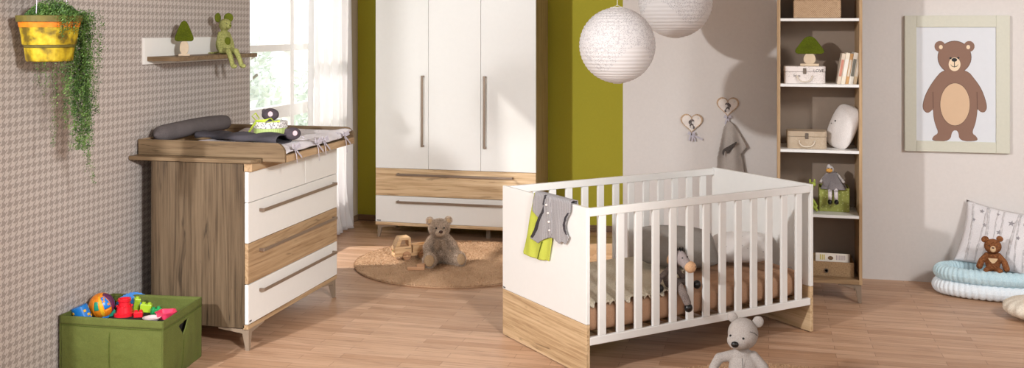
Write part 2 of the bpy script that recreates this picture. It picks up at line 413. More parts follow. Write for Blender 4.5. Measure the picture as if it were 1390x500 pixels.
def bracket_leg(bm, c, sx, sy, h, w=.032, reach=.17):
    """tapered foot with a low bracket arm running along x (sx) and y (sy)"""
    cx, cy = c; z1 = h
    def col(z, ww): return [(cx+sx*(w-ww)*0, cy, z), ]
    vs = []
    for z, ww in ((0, w*.55), (h*.75, w*1.1), (h, w*1.5)):
        vs.append([bm.verts.new((cx+sx*a*ww, cy+sy*bb*ww, z)) for a, bb in ((0, 0), (1, 0), (1, 1), (0, 1))])
    for a, e in zip(vs, vs[1:]):
        for j in range(4): bm.faces.new((a[j], a[(j+1) % 4], e[(j+1) % 4], e[j]))
    bm.faces.new(vs[0][::-1]); bm.faces.new(vs[-1])
    prof = [(0, h), (0, h*.72), (reach*.3, h*.80), (reach, h*.93), (reach, h)]
    prism(bm, prof, lambda a, bb, t: Vector((cx+sx*(a+.003), cy+sy*(t+.002), bb-.0005)), .012)
    prism(bm, prof, lambda a, bb, t: Vector((cx+sx*(t+.002), cy+sy*(a+.003), bb-.0005)), .012)
    return bm

# ---- chest of drawers with changing top
x0, x1, y0, y1 = -3.121, -2.565, 4.789, 5.905
D = thing('chest_of_drawers', 'oak and white chest of drawers with long bar handles under the changing tray', 'chest of drawers', (x0, y0, 0))
def P(x, y, z): return (x-x0, y-y0, z)
def dbox(a0, a1, b0, b1, c0, c1): return bx(a0-x0, a1-x0, b0-y0, b1-y0, c0, c1)
b = dbox(x0, x1-.022, y0, y0+.02, .117, .955); obj('side_panel', b, M['oak_z_shaded'], D, bevel=.0015)
obj('side_panel', dbox(x0, x1-.022, y1-.02, y1, .117, .955), M['oak_z_shaded'], D, bevel=.0015)
obj('back_panel', dbox(x0, x0+.01, y0+.02, y1-.02, .117, .955), M['oak_z_shaded'], D)
b = dbox(x0, x1-.022, y0+.02, y1-.02, .117, .135); box(b, x1-.03-x0, x1-x0, 0, y1-y0, .112, .134)
obj('plinth', b, M['oak_y'], D, bevel=.0015)
b = dbox(x1-.024, x1-.022, y0+.02, y1-.02, .135, .955); obj('inner_front', b, M['oak_yd'], D)
fronts = [(.757, .913, 'white', .0), (.550, .754, 'white', 1), (.342, .547, 'oak_y', 1), (.137, .339, 'white', 1)]
ym = y0 + (y1-y0)*.60
for z0, z1, mm, h in fronts:
    if h:
        d = obj('drawer', dbox(x1-.020, x1, y0+.001, y1-.001, z0, z1), M[mm], D, bevel=.002)
        if mm == 'oak_y': d['label'] = 'oak drawer front'
        bar_handle(d, P(x1, 4.905, z1-.052), P(x1, 5.845, z1-.052), (1, 0, 0))
    else:
        obj('drawer', dbox(x1-.020, x1, y0+.001, ym-.0015, z0, z1), M[mm], D, bevel=.002)
        obj('drawer', dbox(x1-.020, x1, ym+.0015, y1-.001, z0, z1), M[mm], D, bevel=.002)
for (cx, cy, sx, sy) in ((x1-.004, y0+.012, -1, 1), (x1-.004, y1-.012, -1, -1), (x0+.01, y0+.012, 1, 1), (x0+.01, y1-.012, 1, -1)):
    obj('leg', bracket_leg(BM(), (cx-x0, cy-y0), sx, sy, .1115), M['leg'], D, bevel=.001)
# top plate reaching back to the wall
pl = [(XA+.004, y0-.012), (-2.545, y0-.012), (-2.520, y0+.05), (-2.520, y1-.05), (-2.545, y1+.012), (XA+.004, y1+.012)]
b = BM(); prism(b, pl, lambda a, c, t: Vector((a-x0, c-y0, .957+t)), .020)
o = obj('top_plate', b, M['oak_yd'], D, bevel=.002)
obj('front_rail', dbox(x1-.03, -2.545, y0, y1, .915, .957), M['oak_y'], D, bevel=.002)
# changing tray (a thing of its own, lies on the chest)
T = thing('changing_tray', 'raised oak changing tray with rounded corners on top of the chest', 'changing tray', (x0, y0, .977))
def tb(a0, a1, b0, b1, c0, c1): return bx(a0-x0, a1-x0, b0-y0, b1-y0, c0-.977, c1-.977)
TX1 = -2.390; ty0, ty1 = 4.845, 5.76
side = [(-3.235, .978), (-3.235, 1.058)] + [(TX1-.055+.055*math.sin(R(a)), 1.003+.055*math.cos(R(a))) for a in range(0, 91, 15)] + [(TX1, .960), (-2.515, .960), (-2.515, .978)]
for yy in (ty0, ty1-.018):
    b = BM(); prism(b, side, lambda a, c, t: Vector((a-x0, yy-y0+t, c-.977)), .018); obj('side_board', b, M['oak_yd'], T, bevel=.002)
obj('tray_bottom', tb(-3.235, TX1-.004, ty0+.018, ty1-.018, .978, .990), M['oak_y'], T)
obj('front_board', tb(TX1-.014, TX1+.004, ty0+.018, ty1-.018, .960, .996), M['oak_y'], T, bevel=.002)
obj('back_board', tb(-3.235, -3.220, ty0+.018, ty1-.018, .99, 1.058), M['oak_y'], T, bevel=.002)
# changing mat
t = NT('mat_fabric'); t.b.inputs['Roughness'].default_value = .9
vo = t.node('ShaderNodeTexVoronoi', Scale=30.); t.link(t.coord(), vo.inputs['Vector'])
t.link(t.ramp(vo.outputs['Distance'], [(.08, srgb(150, 142, 150)), (.2, srgb(214, 208, 210))]), t.b.inputs['Base Color']); M['mat'] = t.m
def matf(u, v):
    x = -3.10+.705*u; y = 4.875+.855*v; e = min(u, 1-u, v, 1-v)
    z = 1.0+.032*(1-math.exp(-e*18)) + .006*nz(x*9, y*9) + (.03*math.exp(-((v-1)/.12)**2)) + .012*math.exp(-((u-1)/.1)**2)
    return (x, y, z)
o = obj('changing_mat', grid(50, 60, matf), M['mat'], smooth=True); md = o.modifiers.new('t', 'SOLIDIFY'); md.thickness = .009; md.offset = -1
tag(o, 'pale lilac-grey changing mat lying in the oak tray', 'changing mat')
t = NT('tie_fabric'); t.b.inputs['Base Color'].default_value = srgb(192, 186, 196); t.b.inputs['Roughness'].default_value = .9; M['tie'] = t.m
def ribbon(bm, pts, w, th=.002):
    pts = [Vector(p) for p in pts]; A = []
    for i, p in enumerate(pts):
        d = (pts[min(i+1, len(pts)-1)]-pts[max(i-1, 0)]).normalized(); s = d.cross(Vector((1, .25, .2))).normalized()
        A.append([bm.verts.new(p+s*w/2), bm.verts.new(p-s*w/2), bm.verts.new(p-s*w/2+Vector((th, 0, 0))), bm.verts.new(p+s*w/2+Vector((th, 0, 0)))])
    for a, c in zip(A, A[1:]):
        for j in range(4): bm.faces.new((a[j], a[(j+1) % 4], c[(j+1) % 4], c[j]))
    bm.faces.new(A[0][::-1]); bm.faces.new(A[-1])
for k, yy in enumerate((4.95, 5.22, 5.31, 5.60)):
    b = BM(); x = TX1+.008; z = 1.02
    ribbon(b, [(x-.06, yy, z+.02), (x-.01, yy+.005, z+.008), (x+.008, yy+.01, z-.02), (x+.012, yy+.05, z-.05)], .014)
    ribbon(b, [(x-.01, yy, z+.012), (x+.01, yy-.01, z-.03), (x+.012, yy-.005, z-.075-.02*(k % 2))], .012)
    for s in (1, -1): ribbon(b, [(x, yy, z+.008), (x+.004, yy+s*.035, z+.024), (x+.006, yy+s*.045, z+.010), (x+.004, yy+.002, z+.004)], .013)
    ell(b, (x, yy, z+.008), .009)
    o_ = obj('tie_bow', b, M['tie'], o, smooth=False)
# bolster
b = BM(); n = 18
pts = []; rad = []
for i in range(n+1):
    v = i/n; pts.append((-3.165+.01*math.sin(v*5), 4.885+.80*v, 1.075+.012*math.sin(v*3.1))); e = min(v, 1-v)
    rad.append(.046*min(1, (1-(1-min(1, e*9))**2)**.5+.05))
tube(b, pts, rad, 20)
M['bolster'] = fabric('bolster_fabric', (112, 104, 104), scale=500, amt=.2)
tag(obj('bolster_cushion', b, M['bolster'], smooth=True), 'dark grey bolster roll along the back of the changing tray', 'cushion')
# folded trousers
M['charcoal'] = fabric('charcoal_cloth', (86, 82, 88), scale=600, amt=.3)
b = BM()
a_, c_ = onz(272, 182, 1.055), onz(385, 189, 1.055)
d_ = (c_-a_); nrm = Vector((-d_.y, d_.x, 0)).normalized()
def trf(u, v):
    a = v*2*math.pi; wdt = (.045+.03*u)*(1+.12*math.sin(u*17)); hgt = .016+.010*u+.004*math.sin(u*23+2)
    c = a_.lerp(c_, u); p = c + nrm*(wdt*math.cos(a)+.012*math.sin(u*9)); p.z = 1.052+hgt*math.sin(a)*(1 if math.sin(a) > 0 else .8)+.003*math.sin(a*3+u*20)
    return p
vs, _, fs = grid(40, 24, trf); 
o = obj('trousers', (vs, [], fs), M['charcoal'], smooth=True); md = o.modifiers.new('t', 'SOLIDIFY'); md.thickness = .004
tag(o, 'rolled charcoal baby trousers lying across the changing mat', 'trousers')
M['pinkpatch'] = plain('pink_patch', (216, 186, 192), .9); M['darkfelt'] = fabric('dark_felt', (92, 82, 88), scale=500, amt=.25)
def baby_shoe(label, c, r, rz):
    T = thing('baby_hat', label, 'baby hat', c, rz)
    b = BM(); ell(b, (0, 0, r*.72), (r, r*.85, r*.74)); ell(b, (-r*.72, -.1*r, r*1.15), (r*.28, r*.2, r*.26))
    blob('cap', b, M['darkfelt'], T, .003, 5)
    b = BM(); prism(b, [(r*.28*math.cos(R(a)), r*.3*math.sin(R(a))) for a in range(0, 360, 20)], lambda a, c2, t: Vector((a+.0*r, -r*.80-t-.0, r*.85+c2)), .004)
    obj('patch', b, M['pinkpatch'], T, bevel=.001)
    b = BM(); tube(b, [(r*.8, -.2*r, r*.5), (r*1.3, -.5*r, r*.2), (r*1.1, -.9*r, .003), (r*.5, -1.0*r, .003)], .0016, 6); obj('string', b, M['tie'], T)
    return T
# round gift box with ribbon
c = onz(367, 184, 1.045)
G = thing('round_gift_box', 'round lime green box with floral lid and green ribbon on the chest', 'box', c)
t = NT('lime_stripes'); v = t.coord(); wv = t.node('ShaderNodeTexWave', Scale=40.); t.link(v, wv.inputs['Vector'])
t.link(t.ramp(wv.outputs[0], [(.3, srgb(168, 186, 110)), (.7, srgb(188, 204, 132))]), t.b.inputs['Base Color']); M['limebox'] = t.m
t = NT('floral_grey'); vo = t.node('ShaderNodeTexVoronoi', Scale=110.); t.link(t.coord(), vo.inputs['Vector'])
t.link(t.ramp(vo.outputs['Distance'], [(.25, srgb(90, 80, 88)), (.5, srgb(222, 216, 212))]), t.b.inputs['Base Color']); M['floral'] = t.m
M['limeribbon'] = plain('lime_ribbon', (186, 206, 60), .5)
obj('box_body', lathe(BM(), [(.088, 0), (.090, .002), (.090, .062), (.088, .064)], 40), M['limebox'], G)
obj('lid', lathe(BM(), [(.094, .046), (.095, .048), (.095, .078), (.092, .081), (0, .081)], 40), M['floral'], G)
b = BM()
f_ = facing(c.x, c.y)
dx, dy = math.cos(f_), math.sin(f_); fx, fy = math.sin(f_), -math.cos(f_)
def L(a, o_, z): return (dx*a+fx*o_, dy*a+fy*o_, z)
ribbon(b, [L(-.075, .05, .085), L(-.1, .055, .115), L(-.08, .055, .13), L(-.06, .05, .10), L(-.075, .05, .085)], .014)
ribbon(b, [L(-.075, .05, .085), L(-.095, .07, .06), L(-.12, .08, .02), L(-.128, .085, .005)], .018)
ribbon(b, [L(-.075, .05, .085), L(-.03, .08, .09), L(.0, .088, .105), L(.02, .088, .085)], .014)
ribbon(b, [L(-.075, .05, .085), L(-.02, .09, .080), L(.05, .08, .086)], .012)
obj('ribbon', b, M['limeribbon'], G)
baby_shoe('dark grey knitted baby hat with pink patch on the round box', Vector((c.x, c.y, c.z+.082)), .048, f_)
c = onz(397, 190, 1.045); baby_shoe('dark grey knitted baby hat with pink patch beside the trousers', c, .046, facing(c.x, c.y, 20))

# ---- wall shelf
S = thing('wall_shelf', 'oak wall shelf board with white back panel on houndstooth wallpaper', 'shelf', (XA, 4.90, 1.45))
obj('back_panel', bx(0, .016, 0, .88, 0, .142), M['white'], S, bevel=.002)
obj('board', bx(.016, .205, .025, .90, .018, .042), M['oak_yd'], S, bevel=.002)
# mushroom ornaments
M['moss'] = fabric('moss_green', (88, 98, 20), scale=300, amt=.25, bump=.2); M['birch'] = plain('birch_wood', (206, 184, 156), .6, .05, 20)
def bell(w, h, n=40, sharp=1.0):
    pts = [(-w/2*.55, 0), (w/2*.55, 0)]
    prof = [(0.80, .02), (.96, .08), (1.0, .17), (.93, .28), (.80, .42), (.62, .62), (.45, .80), (.26, .94), (.0, 1.0)] if sharp < 1.5 else [(0.80, .01), (.95, .06), (1.0, .16), (.95, .28), (.76, .48), (.58, .68), (.4, .86), (.2, .97), (.0, 1.0)]
    return [(-.5*w, 0.08*h)] and [(a*w/2, c*h) for a, c in prof] + [(-a*w/2, c*h) for a, c in prof[-2::-1]]
def mushroom(label, loc, rz, cw, ch, sw, sh, zs, sharp=1.0, plate=False, th=.022):
    T = thing('mushroom_ornament', label, 'ornament', loc, rz, 'wooden mushroom ornaments')
    egg = [(sw/2*math.cos(R(a))*(1-.12*math.sin(R(a))), sh/2+sh/2*math.sin(R(a))) for a in range(0, 360, 12)]
    b = BM(); prism(b, [(a, c+zs) for a, c in egg], lambda a, c, t: Vector((a, -th/2+t, c)), th)
    obj('stem', b, M['birch'], T, bevel=.003, smooth=False)
    b = BM(); prism(b, [(a, c+zs+sh*.86) for a, c in bell(cw, ch, sharp=sharp)], lambda a, c, t: Vector((a, -th*.7+t, c)), th*1.4)
    obj('cap', b, M['moss'], T, bevel=.005, seg=3)
    b = BM(); box(b, -.055 if plate else -.03, .055 if plate else .03, -.02, .02, 0, zs+.006); obj('base', b, M['birch'], T, bevel=.001)
mx_ = onx(250, 76, -3.14)
mushroom('moss green mushroom ornament standing on the wall shelf', (mx_.x, mx_.y, 1.4925), facing(mx_.x, mx_.y), .101, .118, .048, .085, .004, 1.0)

# ---- plush helpers
def eyes(T, pts, r=.006, mat='black'):
    for p in pts: obj('eye', ell(BM(), p, r), M[mat], T, smooth=True)
# green mouse
M['sage'] = fabric('sage_plush', (166, 166, 104), (130, 132, 76), scale=160, bump=.8); M['sagedk'] = fabric('dark_sage', (106, 114, 34), scale=300, amt=.2)
m_ = onx(303, 76, -3.12)
T = thing('plush_mouse', 'green plush mouse sitting on the wall shelf with dangling legs', 'plush toy', (-3.115, m_.y, 1.4925), R(62))
b = BM()
ell(b, (0, 0, .057), (.050, .044, .060)); ell(b, (0, 0, .09), (.038, .035, .048)); cap(b, (0, 0, .11), (0, -.004, .15), .018, .022)
ell(b, (0, -.012, .172), (.034, .044, .036), (-12, 0, 0)); ell(b, (0, -.045, .163), (.018, .022, .016))
for s in (-1, 1):
    chain(b, [(s*.028, 0, .12), (s*.046, -.01, .07), (s*.043, -.03, .016)], [.013, .012, .012])
    chain(b, [(s*.020, -.02, .02), (s*.026, -.085, .018), (s*.028, -.12, -.03), (s*.03, -.135, -.062)], [.020, .017, .014, .014]); ell(b, (s*.03, -.150, -.068), (.014, .028, .014))
blob('body', b, M['sage'], T, .0035, 5)
for s in (-1, 1):
    e = obj('ear', ell(BM(), (s*.036, .008, .214), (.028, .009, .028), (0, 0, s*-20)), M['sagedk'], T, smooth=True); e['label'] = 'dark green ear'
obj('nose', ell(BM(), (0, -.066, .166), .006), M['sagedk'], T, smooth=True); eyes(T, [(-.016, -.05, .180), (.016, -.05, .180)], .003)
obj('belly_patch', ell(BM(), (.0, -.037, .075), (.020, .011, .026)), M['sagedk'], T, smooth=True)
b = BM(); chain(b, [(0, .03, .012), (-.03, .06, .006), (-.06, .055, .006), (-.085, .03, .006)], [.006, .005, .004, .003]); obj('tail', b, M['sage'], T, smooth=True)

# ---- hanging planter
c = Vector((-3.09, 3.965, 1.50))
H = thing('hanging_planter', 'yellow and orange wall planter with trailing green plant', 'plant', c)
t = NT('mottled_yellow'); n_ = t.node('ShaderNodeTexNoise', Scale=22., Detail=5.); t.link(t.coord(), n_.inputs['Vector'])
t.link(t.ramp(n_.outputs[0], [(.38, srgb(96, 78, 8)), (.55, srgb(178, 150, 14)), (.75, srgb(206, 186, 50))]), t.b.inputs['Base Color']); t.b.inputs['Roughness'].default_value = .5; t.bump(n_.outputs[0], .3, .01); M['yellow'] = t.m
M['orange'] = plain('orange_band', (214, 120, 20), .5, .1); M['olive'] = plain('olive_rim', (96, 86, 30), .6, .1, 40)
ec = lambda a, z: 1
mt = Matrix.Diagonal((.88, 1.0, 1, 1))
obj('pot', lathe(BM(), [(.0, .0), (.100, .0), (.104, .004), (.112, .060), (.106, .062), (.106, .072), (.120, .074), (.132, .15), (.120, .15), (.118, .10), (0, .10)], 40, mt), M['yellow'], H)
obj('dark_band', lathe(BM(), [(.106, .060), (.113, .062), (.116, .076), (.106, .076)], 40, mt), M['olive'], H)
obj('orange_band', lathe(BM(), [(.126, .150), (.134, .150), (.139, .176), (.126, .176)], 40, mt), M['orange'], H)
obj('rim', lathe(BM(), [(.122, .174), (.146, .174), (.149, .20), (.143, .202), (.128, .2), (.122, .18)], 40, mt), M['olive'], H)
obj('soil', lathe(BM(), [(.126, .172), (.12, .178), (0, .18)], 24, mt), plain('soil', (60, 46, 34), .9, .2, 60), H)
b = BM(); tube(b, [(0, -.09, .16), (.0, 0, 1.5)], .0018, 6); tube(b, [(0, .125, .16), (.0, 0, 1.5)], .0018, 6); obj('hanging_cord', b, M['tie'], H)
t = NT('trailing_leaves'); n_ = t.node('ShaderNodeTexNoise', Scale=30.); t.link(t.coord(), n_.inputs['Vector'])
t.link(t.ramp(n_.outputs[0], [(.35, srgb(38, 64, 20)), (.5, srgb(66, 98, 36)), (.68, srgb(104, 134, 62))]), t.b.inputs['Base Color']); t.b.inputs['Roughness'].default_value = .55; M['vine'] = t.m
rnd = random.Random(5); vs, fs = [], []
def leaf(p, s):
    n = Vector((rnd.gauss(0, 1), rnd.gauss(0, 1), rnd.gauss(0, 1))).normalized(); u = n.orthogonal().normalized()*s; v = n.cross(u)*.55
    i = len(vs); vs.extend([p-u, p+v+n*s*.2, p+u, p-v+n*s*.2]); fs.append((i, i+1, i+2, i+3))
def strand(y, x, z0, zend, dens, amp=.012):
    ph = rnd.uniform(0, 6); z = z0; p = None; prevp = None; st = .012
    while z > zend:
        k = (z0-z); taper = 1-.6*max(0, (k/(z0-zend+1e-6))-.5)
        p = Vector((x+amp*math.sin(k*14+ph), y+amp*math.sin(k*9+ph*2), z))
        if prevp is not None:
            i = len(vs); w_ = Vector((0, .0009, 0)); vs.extend([prevp-w_, prevp+w_, p+w_, p-w_]); fs.append((i, i+1, i+2, i+3))
        for _ in range(dens): leaf(p+Vector((rnd.gauss(0, .010), rnd.gauss(0, .010), rnd.gauss(0, .008)))*taper, rnd.uniform(.0034, .0058))
        prevp = p; z -= st
for k in range(4200):                        # bushy crown
    a, q = rnd.uniform(0, 6.28), rnd.random()**.5
    leaf(Vector((.12*q*math.cos(a), .125*q*math.sin(a)+.02, .185+.085*(1-q*q)*rnd.random()+.01)), rnd.uniform(.004, .007))
for k in range(46):                          # long right-hand cascade
    yy = rnd.uniform(.085, .175); xx = rnd.uniform(.02, .12)
    pts = [(.6*xx, yy*.7, .22), (xx, yy, .19)]
    strand(yy, xx, .215, rnd.choice((-.15, -.25, -.32, -.4)), 5)
for k in range(5): strand(.135+rnd.uniform(-.02, .02), .08+rnd.uniform(-.02, .02), .2, (-.56, -.50, -.44, -.40, -.36)[k], 4, .010)
for k in range(6): strand(-.01+rnd.uniform(-.03, .03), .07+rnd.uniform(-.02, .02), .0, (-.38, -.30, -.25, -.20, -.16, -.12)[k], 4)
for k in range(3): strand(-.085+rnd.uniform(-.02, .02), .03, .0, (-.16, -.10, -.06)[k], 3)
for k in range(22): strand(rnd.uniform(-.11, .12), .128+rnd.uniform(-.005, .01), .21, rnd.uniform(.08, .17), 3, .006)
obj('foliage', (vs, [], fs), M['vine'], H)

# ---- wardrobe
WX0, WX1, WF, WB = -3.002, -1.710, 7.66, 8.10
W = thing('wardrobe', 'tall three-door white and oak wardrobe against the green wall', 'wardrobe', (WX0, WF, 0))
def wb(a0, a1, b0, b1, c0, c1): return bx(a0-WX0, a1-WX0, b0-WF, b1-WF, c0, c1)
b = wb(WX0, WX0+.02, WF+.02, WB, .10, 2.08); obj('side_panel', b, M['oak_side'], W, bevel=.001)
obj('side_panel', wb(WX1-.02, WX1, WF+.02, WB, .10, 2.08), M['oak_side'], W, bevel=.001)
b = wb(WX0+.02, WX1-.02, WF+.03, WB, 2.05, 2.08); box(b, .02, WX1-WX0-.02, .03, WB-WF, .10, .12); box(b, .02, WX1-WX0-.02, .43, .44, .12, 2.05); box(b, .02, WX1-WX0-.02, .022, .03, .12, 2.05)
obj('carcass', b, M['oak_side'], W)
obj('plinth', wb(WX0, WX1, WF, WF+.02, .097, .121), M['oak_ward'], W, bevel=.001)
for a0, a1, hx in ((WX0, -2.566, -2.607), (-2.5645, -2.1445, None), (-2.143, WX1-.001, -2.108)):
    d = obj('door', wb(a0+.001, a1, WF, WF+.02, .546, 2.075), M['white'], W, bevel=.0015)
    if hx: bar_handle(d, (hx-WX0, 0, .72), (hx-WX0, 0, 1.275), (0, -1, 0), .018, .008, .034)
for z0, z1, mm in ((.331, .543, 'oak_ward'), (.123, .328, 'white')):
    d = obj('drawer', wb(WX0+.001, WX1-.001, WF, WF+.02, z0, z1), M[mm], W, bevel=.0015)
    if mm != 'white': d['label'] = 'oak drawer front'
    bar_handle(d, (.185, 0, z1-.042), (1.115, 0, z1-.042), (0, -1, 0), .018, .008, .034)
for cx, cy, sx, sy in ((.012, .012, 1, 1), (WX1-WX0-.012, .012, -1, 1), (.012, WB-WF-.012, 1, -1), (WX1-WX0-.012, WB-WF-.012, -1, -1)):
    obj('leg', bracket_leg(BM(), (cx, cy), sx, sy, .0965, .03, .14), M['leg'], W, bevel=.001)
obj('centre_foot', bx(.86, .89, .15, .18, 0, .10), M['leg'], W)

# ---- bookcase
BX0, BX1, BF, BB = .050, .541, 6.50, 6.85
K = thing('bookcase', 'tall narrow oak bookcase with white shelves against the white wall', 'bookcase', (BX0, BF, 0))
def kb(a0, a1, b0, b1, c0, c1): return bx(a0-BX0, a1-BX0, b0-BF, b1-BF, c0, c1)
for a0 in (BX0, BX1-.018): obj('side_panel', kb(a0, a0+.018, BF, BB, .112, 2.06), M['oak_shelf'], K, bevel=.001)
obj('back_panel', kb(BX0+.018, BX1-.018, BB-.008, BB, .112, 2.06), plain('bookcase_back', (146, 128, 112), .7, .01), K)
obj('top_board', kb(BX0+.018, BX1-.018, BF, BB-.008, 2.04, 2.06), M['oak_shelfx'], K)
obj('bottom_board', kb(BX0+.018, BX1-.018, BF, BB-.008, .112, .140), M['oak_shelfx'], K, bevel=.001)
SH = (1.704, 1.307, .910, .522)
for z in SH: obj('shelf_board', kb(BX0+.018, BX1-.018, BF+.002, BB-.008, z-.017, z), M['white'], K, bevel=.001)
for cx, cy, sx, sy in ((.004, .008, 1, 1), (BX1-BX0-.004, .008, -1, 1), (.004, BB-BF-.008, 1, -1), (BX1-BX0-.004, BB-BF-.008, -1, -1)):
    obj('leg', bracket_leg(BM(), (cx, cy), sx, sy, .1115, .03, .13), M['leg'], K, bevel=.001)

# ---- things on the bookcase
t = NT('woven_seagrass'); v = t.coord((1, 1, 1)); ck = t.node('ShaderNodeTexChecker', Scale=160.); t.link(v, ck.inputs['Vector'])
n_ = t.node('ShaderNodeTexNoise', Scale=60., Detail=3.); t.link(v, n_.inputs['Vector'])
f = t.math('ADD', t.math('MULTIPLY', ck.outputs[1], .25), t.math('MULTIPLY', n_.outputs[0], .75))
t.link(t.ramp(f, [(.3, srgb(136, 106, 78)), (.62, srgb(196, 166, 134))]), t.b.inputs['Base Color']); t.bump(f, .6, .004); t.b.inputs['Roughness'].default_value = .9; M['woven'] = t.m
B_ = thing('woven_basket', 'tan woven lidded basket on the highest bookcase shelf in view', 'basket', (.285, 6.64, 1.7045))
obj('basket_body', bx(-.138, .138, -.10, .14, 0, .112), M['woven'], B_, bevel=.008, seg=3)
obj('lid', bx(-.145, .145, -.107, .147, .112, .150), M['woven'], B_, bevel=.008, seg=3)
def script_mat(name, base, ink, sc=60.):
    t = NT(name); v = t.coord((1, 1, 2.2)); n_ = t.node('ShaderNodeTexNoise', Scale=sc, Detail=2., Distortion=2.); t.link(v, n_.inputs['Vector'])
    a = t.math('ABSOLUTE', t.math('SUBTRACT', n_.outputs[0], .5))
    m2 = t.node('ShaderNodeTexNoise', Scale=14.); t.link(t.coord(), m2.inputs['Vector'])
    k = t.math('MULTIPLY', t.math('LESS_THAN', a, .012), t.math('GREATER_THAN', m2.outputs[0], .5))
    t.link(t.mix(k, srgb(*base), srgb(*ink)), t.b.inputs['Base Color']); t.b.inputs['Roughness'].default_value = .6; return t.m
M['scriptwhite'] = script_mat('script_paper', (226, 216, 210), (130, 118, 116)); M['scripttan'] = script_mat('dotted_tan', (176, 156, 132), (214, 200, 180), 110.)
M['ink'] = plain('ink', (84, 76, 74), .7); M['steel'] = plain('aged_steel', (120, 110, 100), .35, .1, 60, 0, .8)
def suitcase(label, loc, w, d, h, mat):
    T = thing('keepsake_suitcase', label, 'suitcase', loc, 0)
    r = .03
    pts = []
    for cx, cy, a0 in ((w/2-r, d/2-r, 0), (-w/2+r, d/2-r, 90), (-w/2+r, -d/2+r, 180), (w/2-r, -d/2+r, 270)):
        pts += [(cx+r*math.cos(R(a0+k*15)), cy+r*math.sin(R(a0+k*15))) for k in range(7)]
    b = BM(); prism(b, pts, lambda a, c, t: Vector((a, c, t)), h*.68); obj('case_body', b, mat, T, bevel=.001)
    b = BM(); prism(b, [(a*1.012, c*1.012) for a, c in pts], lambda a, c, t: Vector((a, c, h*.69+t)), h*.31); obj('lid', b, mat, T, bevel=.003)
    b = BM(); box(b, -.010, .010, -d/2-.005, -d/2, h*.56, h*.90); obj('clasp', b, M['steel'], T, bevel=.002)
    b = BM(); tube(b, [(.045*math.cos(R(a))*1.0, -d/2-.006-.012*abs(math.sin(R(a))), h*.42+.032*math.sin(R(a))) for a in range(180, 361, 15)], .0035, 8)
    ell(b, (.045, -d/2-.003, h*.42), .006, u=8, v=6); ell(b, (-.045, -d/2-.003, h*.42), .006, u=8, v=6)
    obj('handle', b, M['cream_h'], T, smooth=True); return T
M['cream_h'] = plain('cream_handle', (214, 202, 184), .5)
s1 = suitcase('white script-patterned little suitcase under the rounded mushroom ornament', (.2115, 6.62, 1.3075), .243, .15, .104, M['scriptwhite'])
rot = Matrix.Rotation(R(90), 4, 'X')
text('lettering', 'LOVE', .026, M['ink'], s1, Matrix.Translation((.082, -.0768, .070)) @ rot)
text('lettering', 'love', .024, M['ink'], s1, Matrix.Translation((-.045, -.0756, .040)) @ rot)
suitcase('small tan dotted suitcase next to the white cushion', (.2245, 6.64, .9105), .235, .16, .105, M['scripttan'])
mushroom('moss green wide mushroom ornament on top of the white suitcase', (.243, 6.62, 1.4125), facing(.24, 6.6), .172, .11, .072, .075, .008, 2., True)
cols = [((214, 196, 176), (196, 130, 110)), ((226, 214, 194), (230, 224, 214)), ((196, 150, 96), (214, 200, 180)), ((232, 226, 214), (120, 120, 110)), ((206, 184, 150), (224, 216, 202))]
names = ['leftmost slanted picture book with a red-brown spine edge', 'second slanted book from the left with a cream spine', 'middle slanted book with an ochre spine', 'fourth slanted book from the left with a white spine', 'rightmost slanted book with a beige spine']
names = [n + ' in the bookcase' for n in names]
x = .400
for i, (c1, c2) in enumerate(cols):
    th = (.021, .024, .018, .024, .020)[i]; hh = (.186, .190, .186, .192, .188)[i]
    ang = R(9.5); T = thing('picture_book', names[i], 'book', (x, 6.56, 1.3085), 0, 'slanted picture books in the bookcase')
    mt = Matrix.Rotation(ang, 4, 'Y')
    obj('cover', bx(0, th, 0, .16, .0, hh, mtx=mt), plain('cover_%d' % i, c1, .5), T, bevel=.001)
    obj('spine_label', bx(.003, th-.003, -.0006, 0, hh*.25, hh*.8, mtx=mt), plain('spine_%d' % i, c2, .5), T)
    obj('page_block', bx(.003, th-.003, .004, .158, hh, hh+.0012, mtx=mt), M['cream_h'], T)
    x += (th+.0012)/math.cos(ang)
def pillow(name, label, loc, rot, w, h, T_, mat, cat='cushion', parts=None, pinch=.07, rnd_=.0):
    def s(u, v, sgn):
        X = w/2*u*(1-pinch*(1-v*v))*(1-rnd_*v**4); Z = h/2*v*(1-pinch*(1-u*u))*(1-rnd_*u**4)
        Y = sgn*T_*((1-abs(u)**2.4)*(1-abs(v)**2.4))**.55
        Y += sgn*.004*nz(X*14, Z*14, 3+sgn)*(1-max(abs(u), abs(v)))
        return Vector((X, Y, Z))
    n = 28; b = BM(); 
    for sgn in (-1, 1):
        V = [[b.verts.new(s(-1+2*i/n, -1+2*j/n, sgn)) for i in range(n+1)] for j in range(n+1)]
        for j in range(n):
            for i in range(n): b.faces.new((V[j][i], V[j][i+1], V[j+1][i+1], V[j+1][i]))
    bmesh.ops.remove_doubles(b, verts=b.verts, dist=1e-5)
    o = obj(name, b, mat, smooth=True); o.location = loc; o.rotation_euler = rot
    tag(o, label, cat); o['_'] = 0; del o['_']
    return o, s
M['wcushion'] = fabric('white_cushion', (232, 226, 222), (214, 206, 202), scale=300, bump=.2)
o, s = pillow('cushion', 'white round-edged cushion with small dark eye leaning in the bookcase', (.440, 6.64, 1.042), (0, 0, 0), .20, .265, .050, M['wcushion'], pinch=-.06, rnd_=.12)
o.rotation_euler = (Matrix.Rotation(R(21), 3, 'Y') @ Matrix.Rotation(R(-52), 3, 'Z')).to_euler()
obj('eye', ell(BM(), s(-.25, .12, -1), (.007, .003, .005)), M['black'], o, smooth=True)
obj('mouth', ell(BM(), s(-.5, -.05, -1), (.006, .002, .003)), M['black'], o, smooth=True)
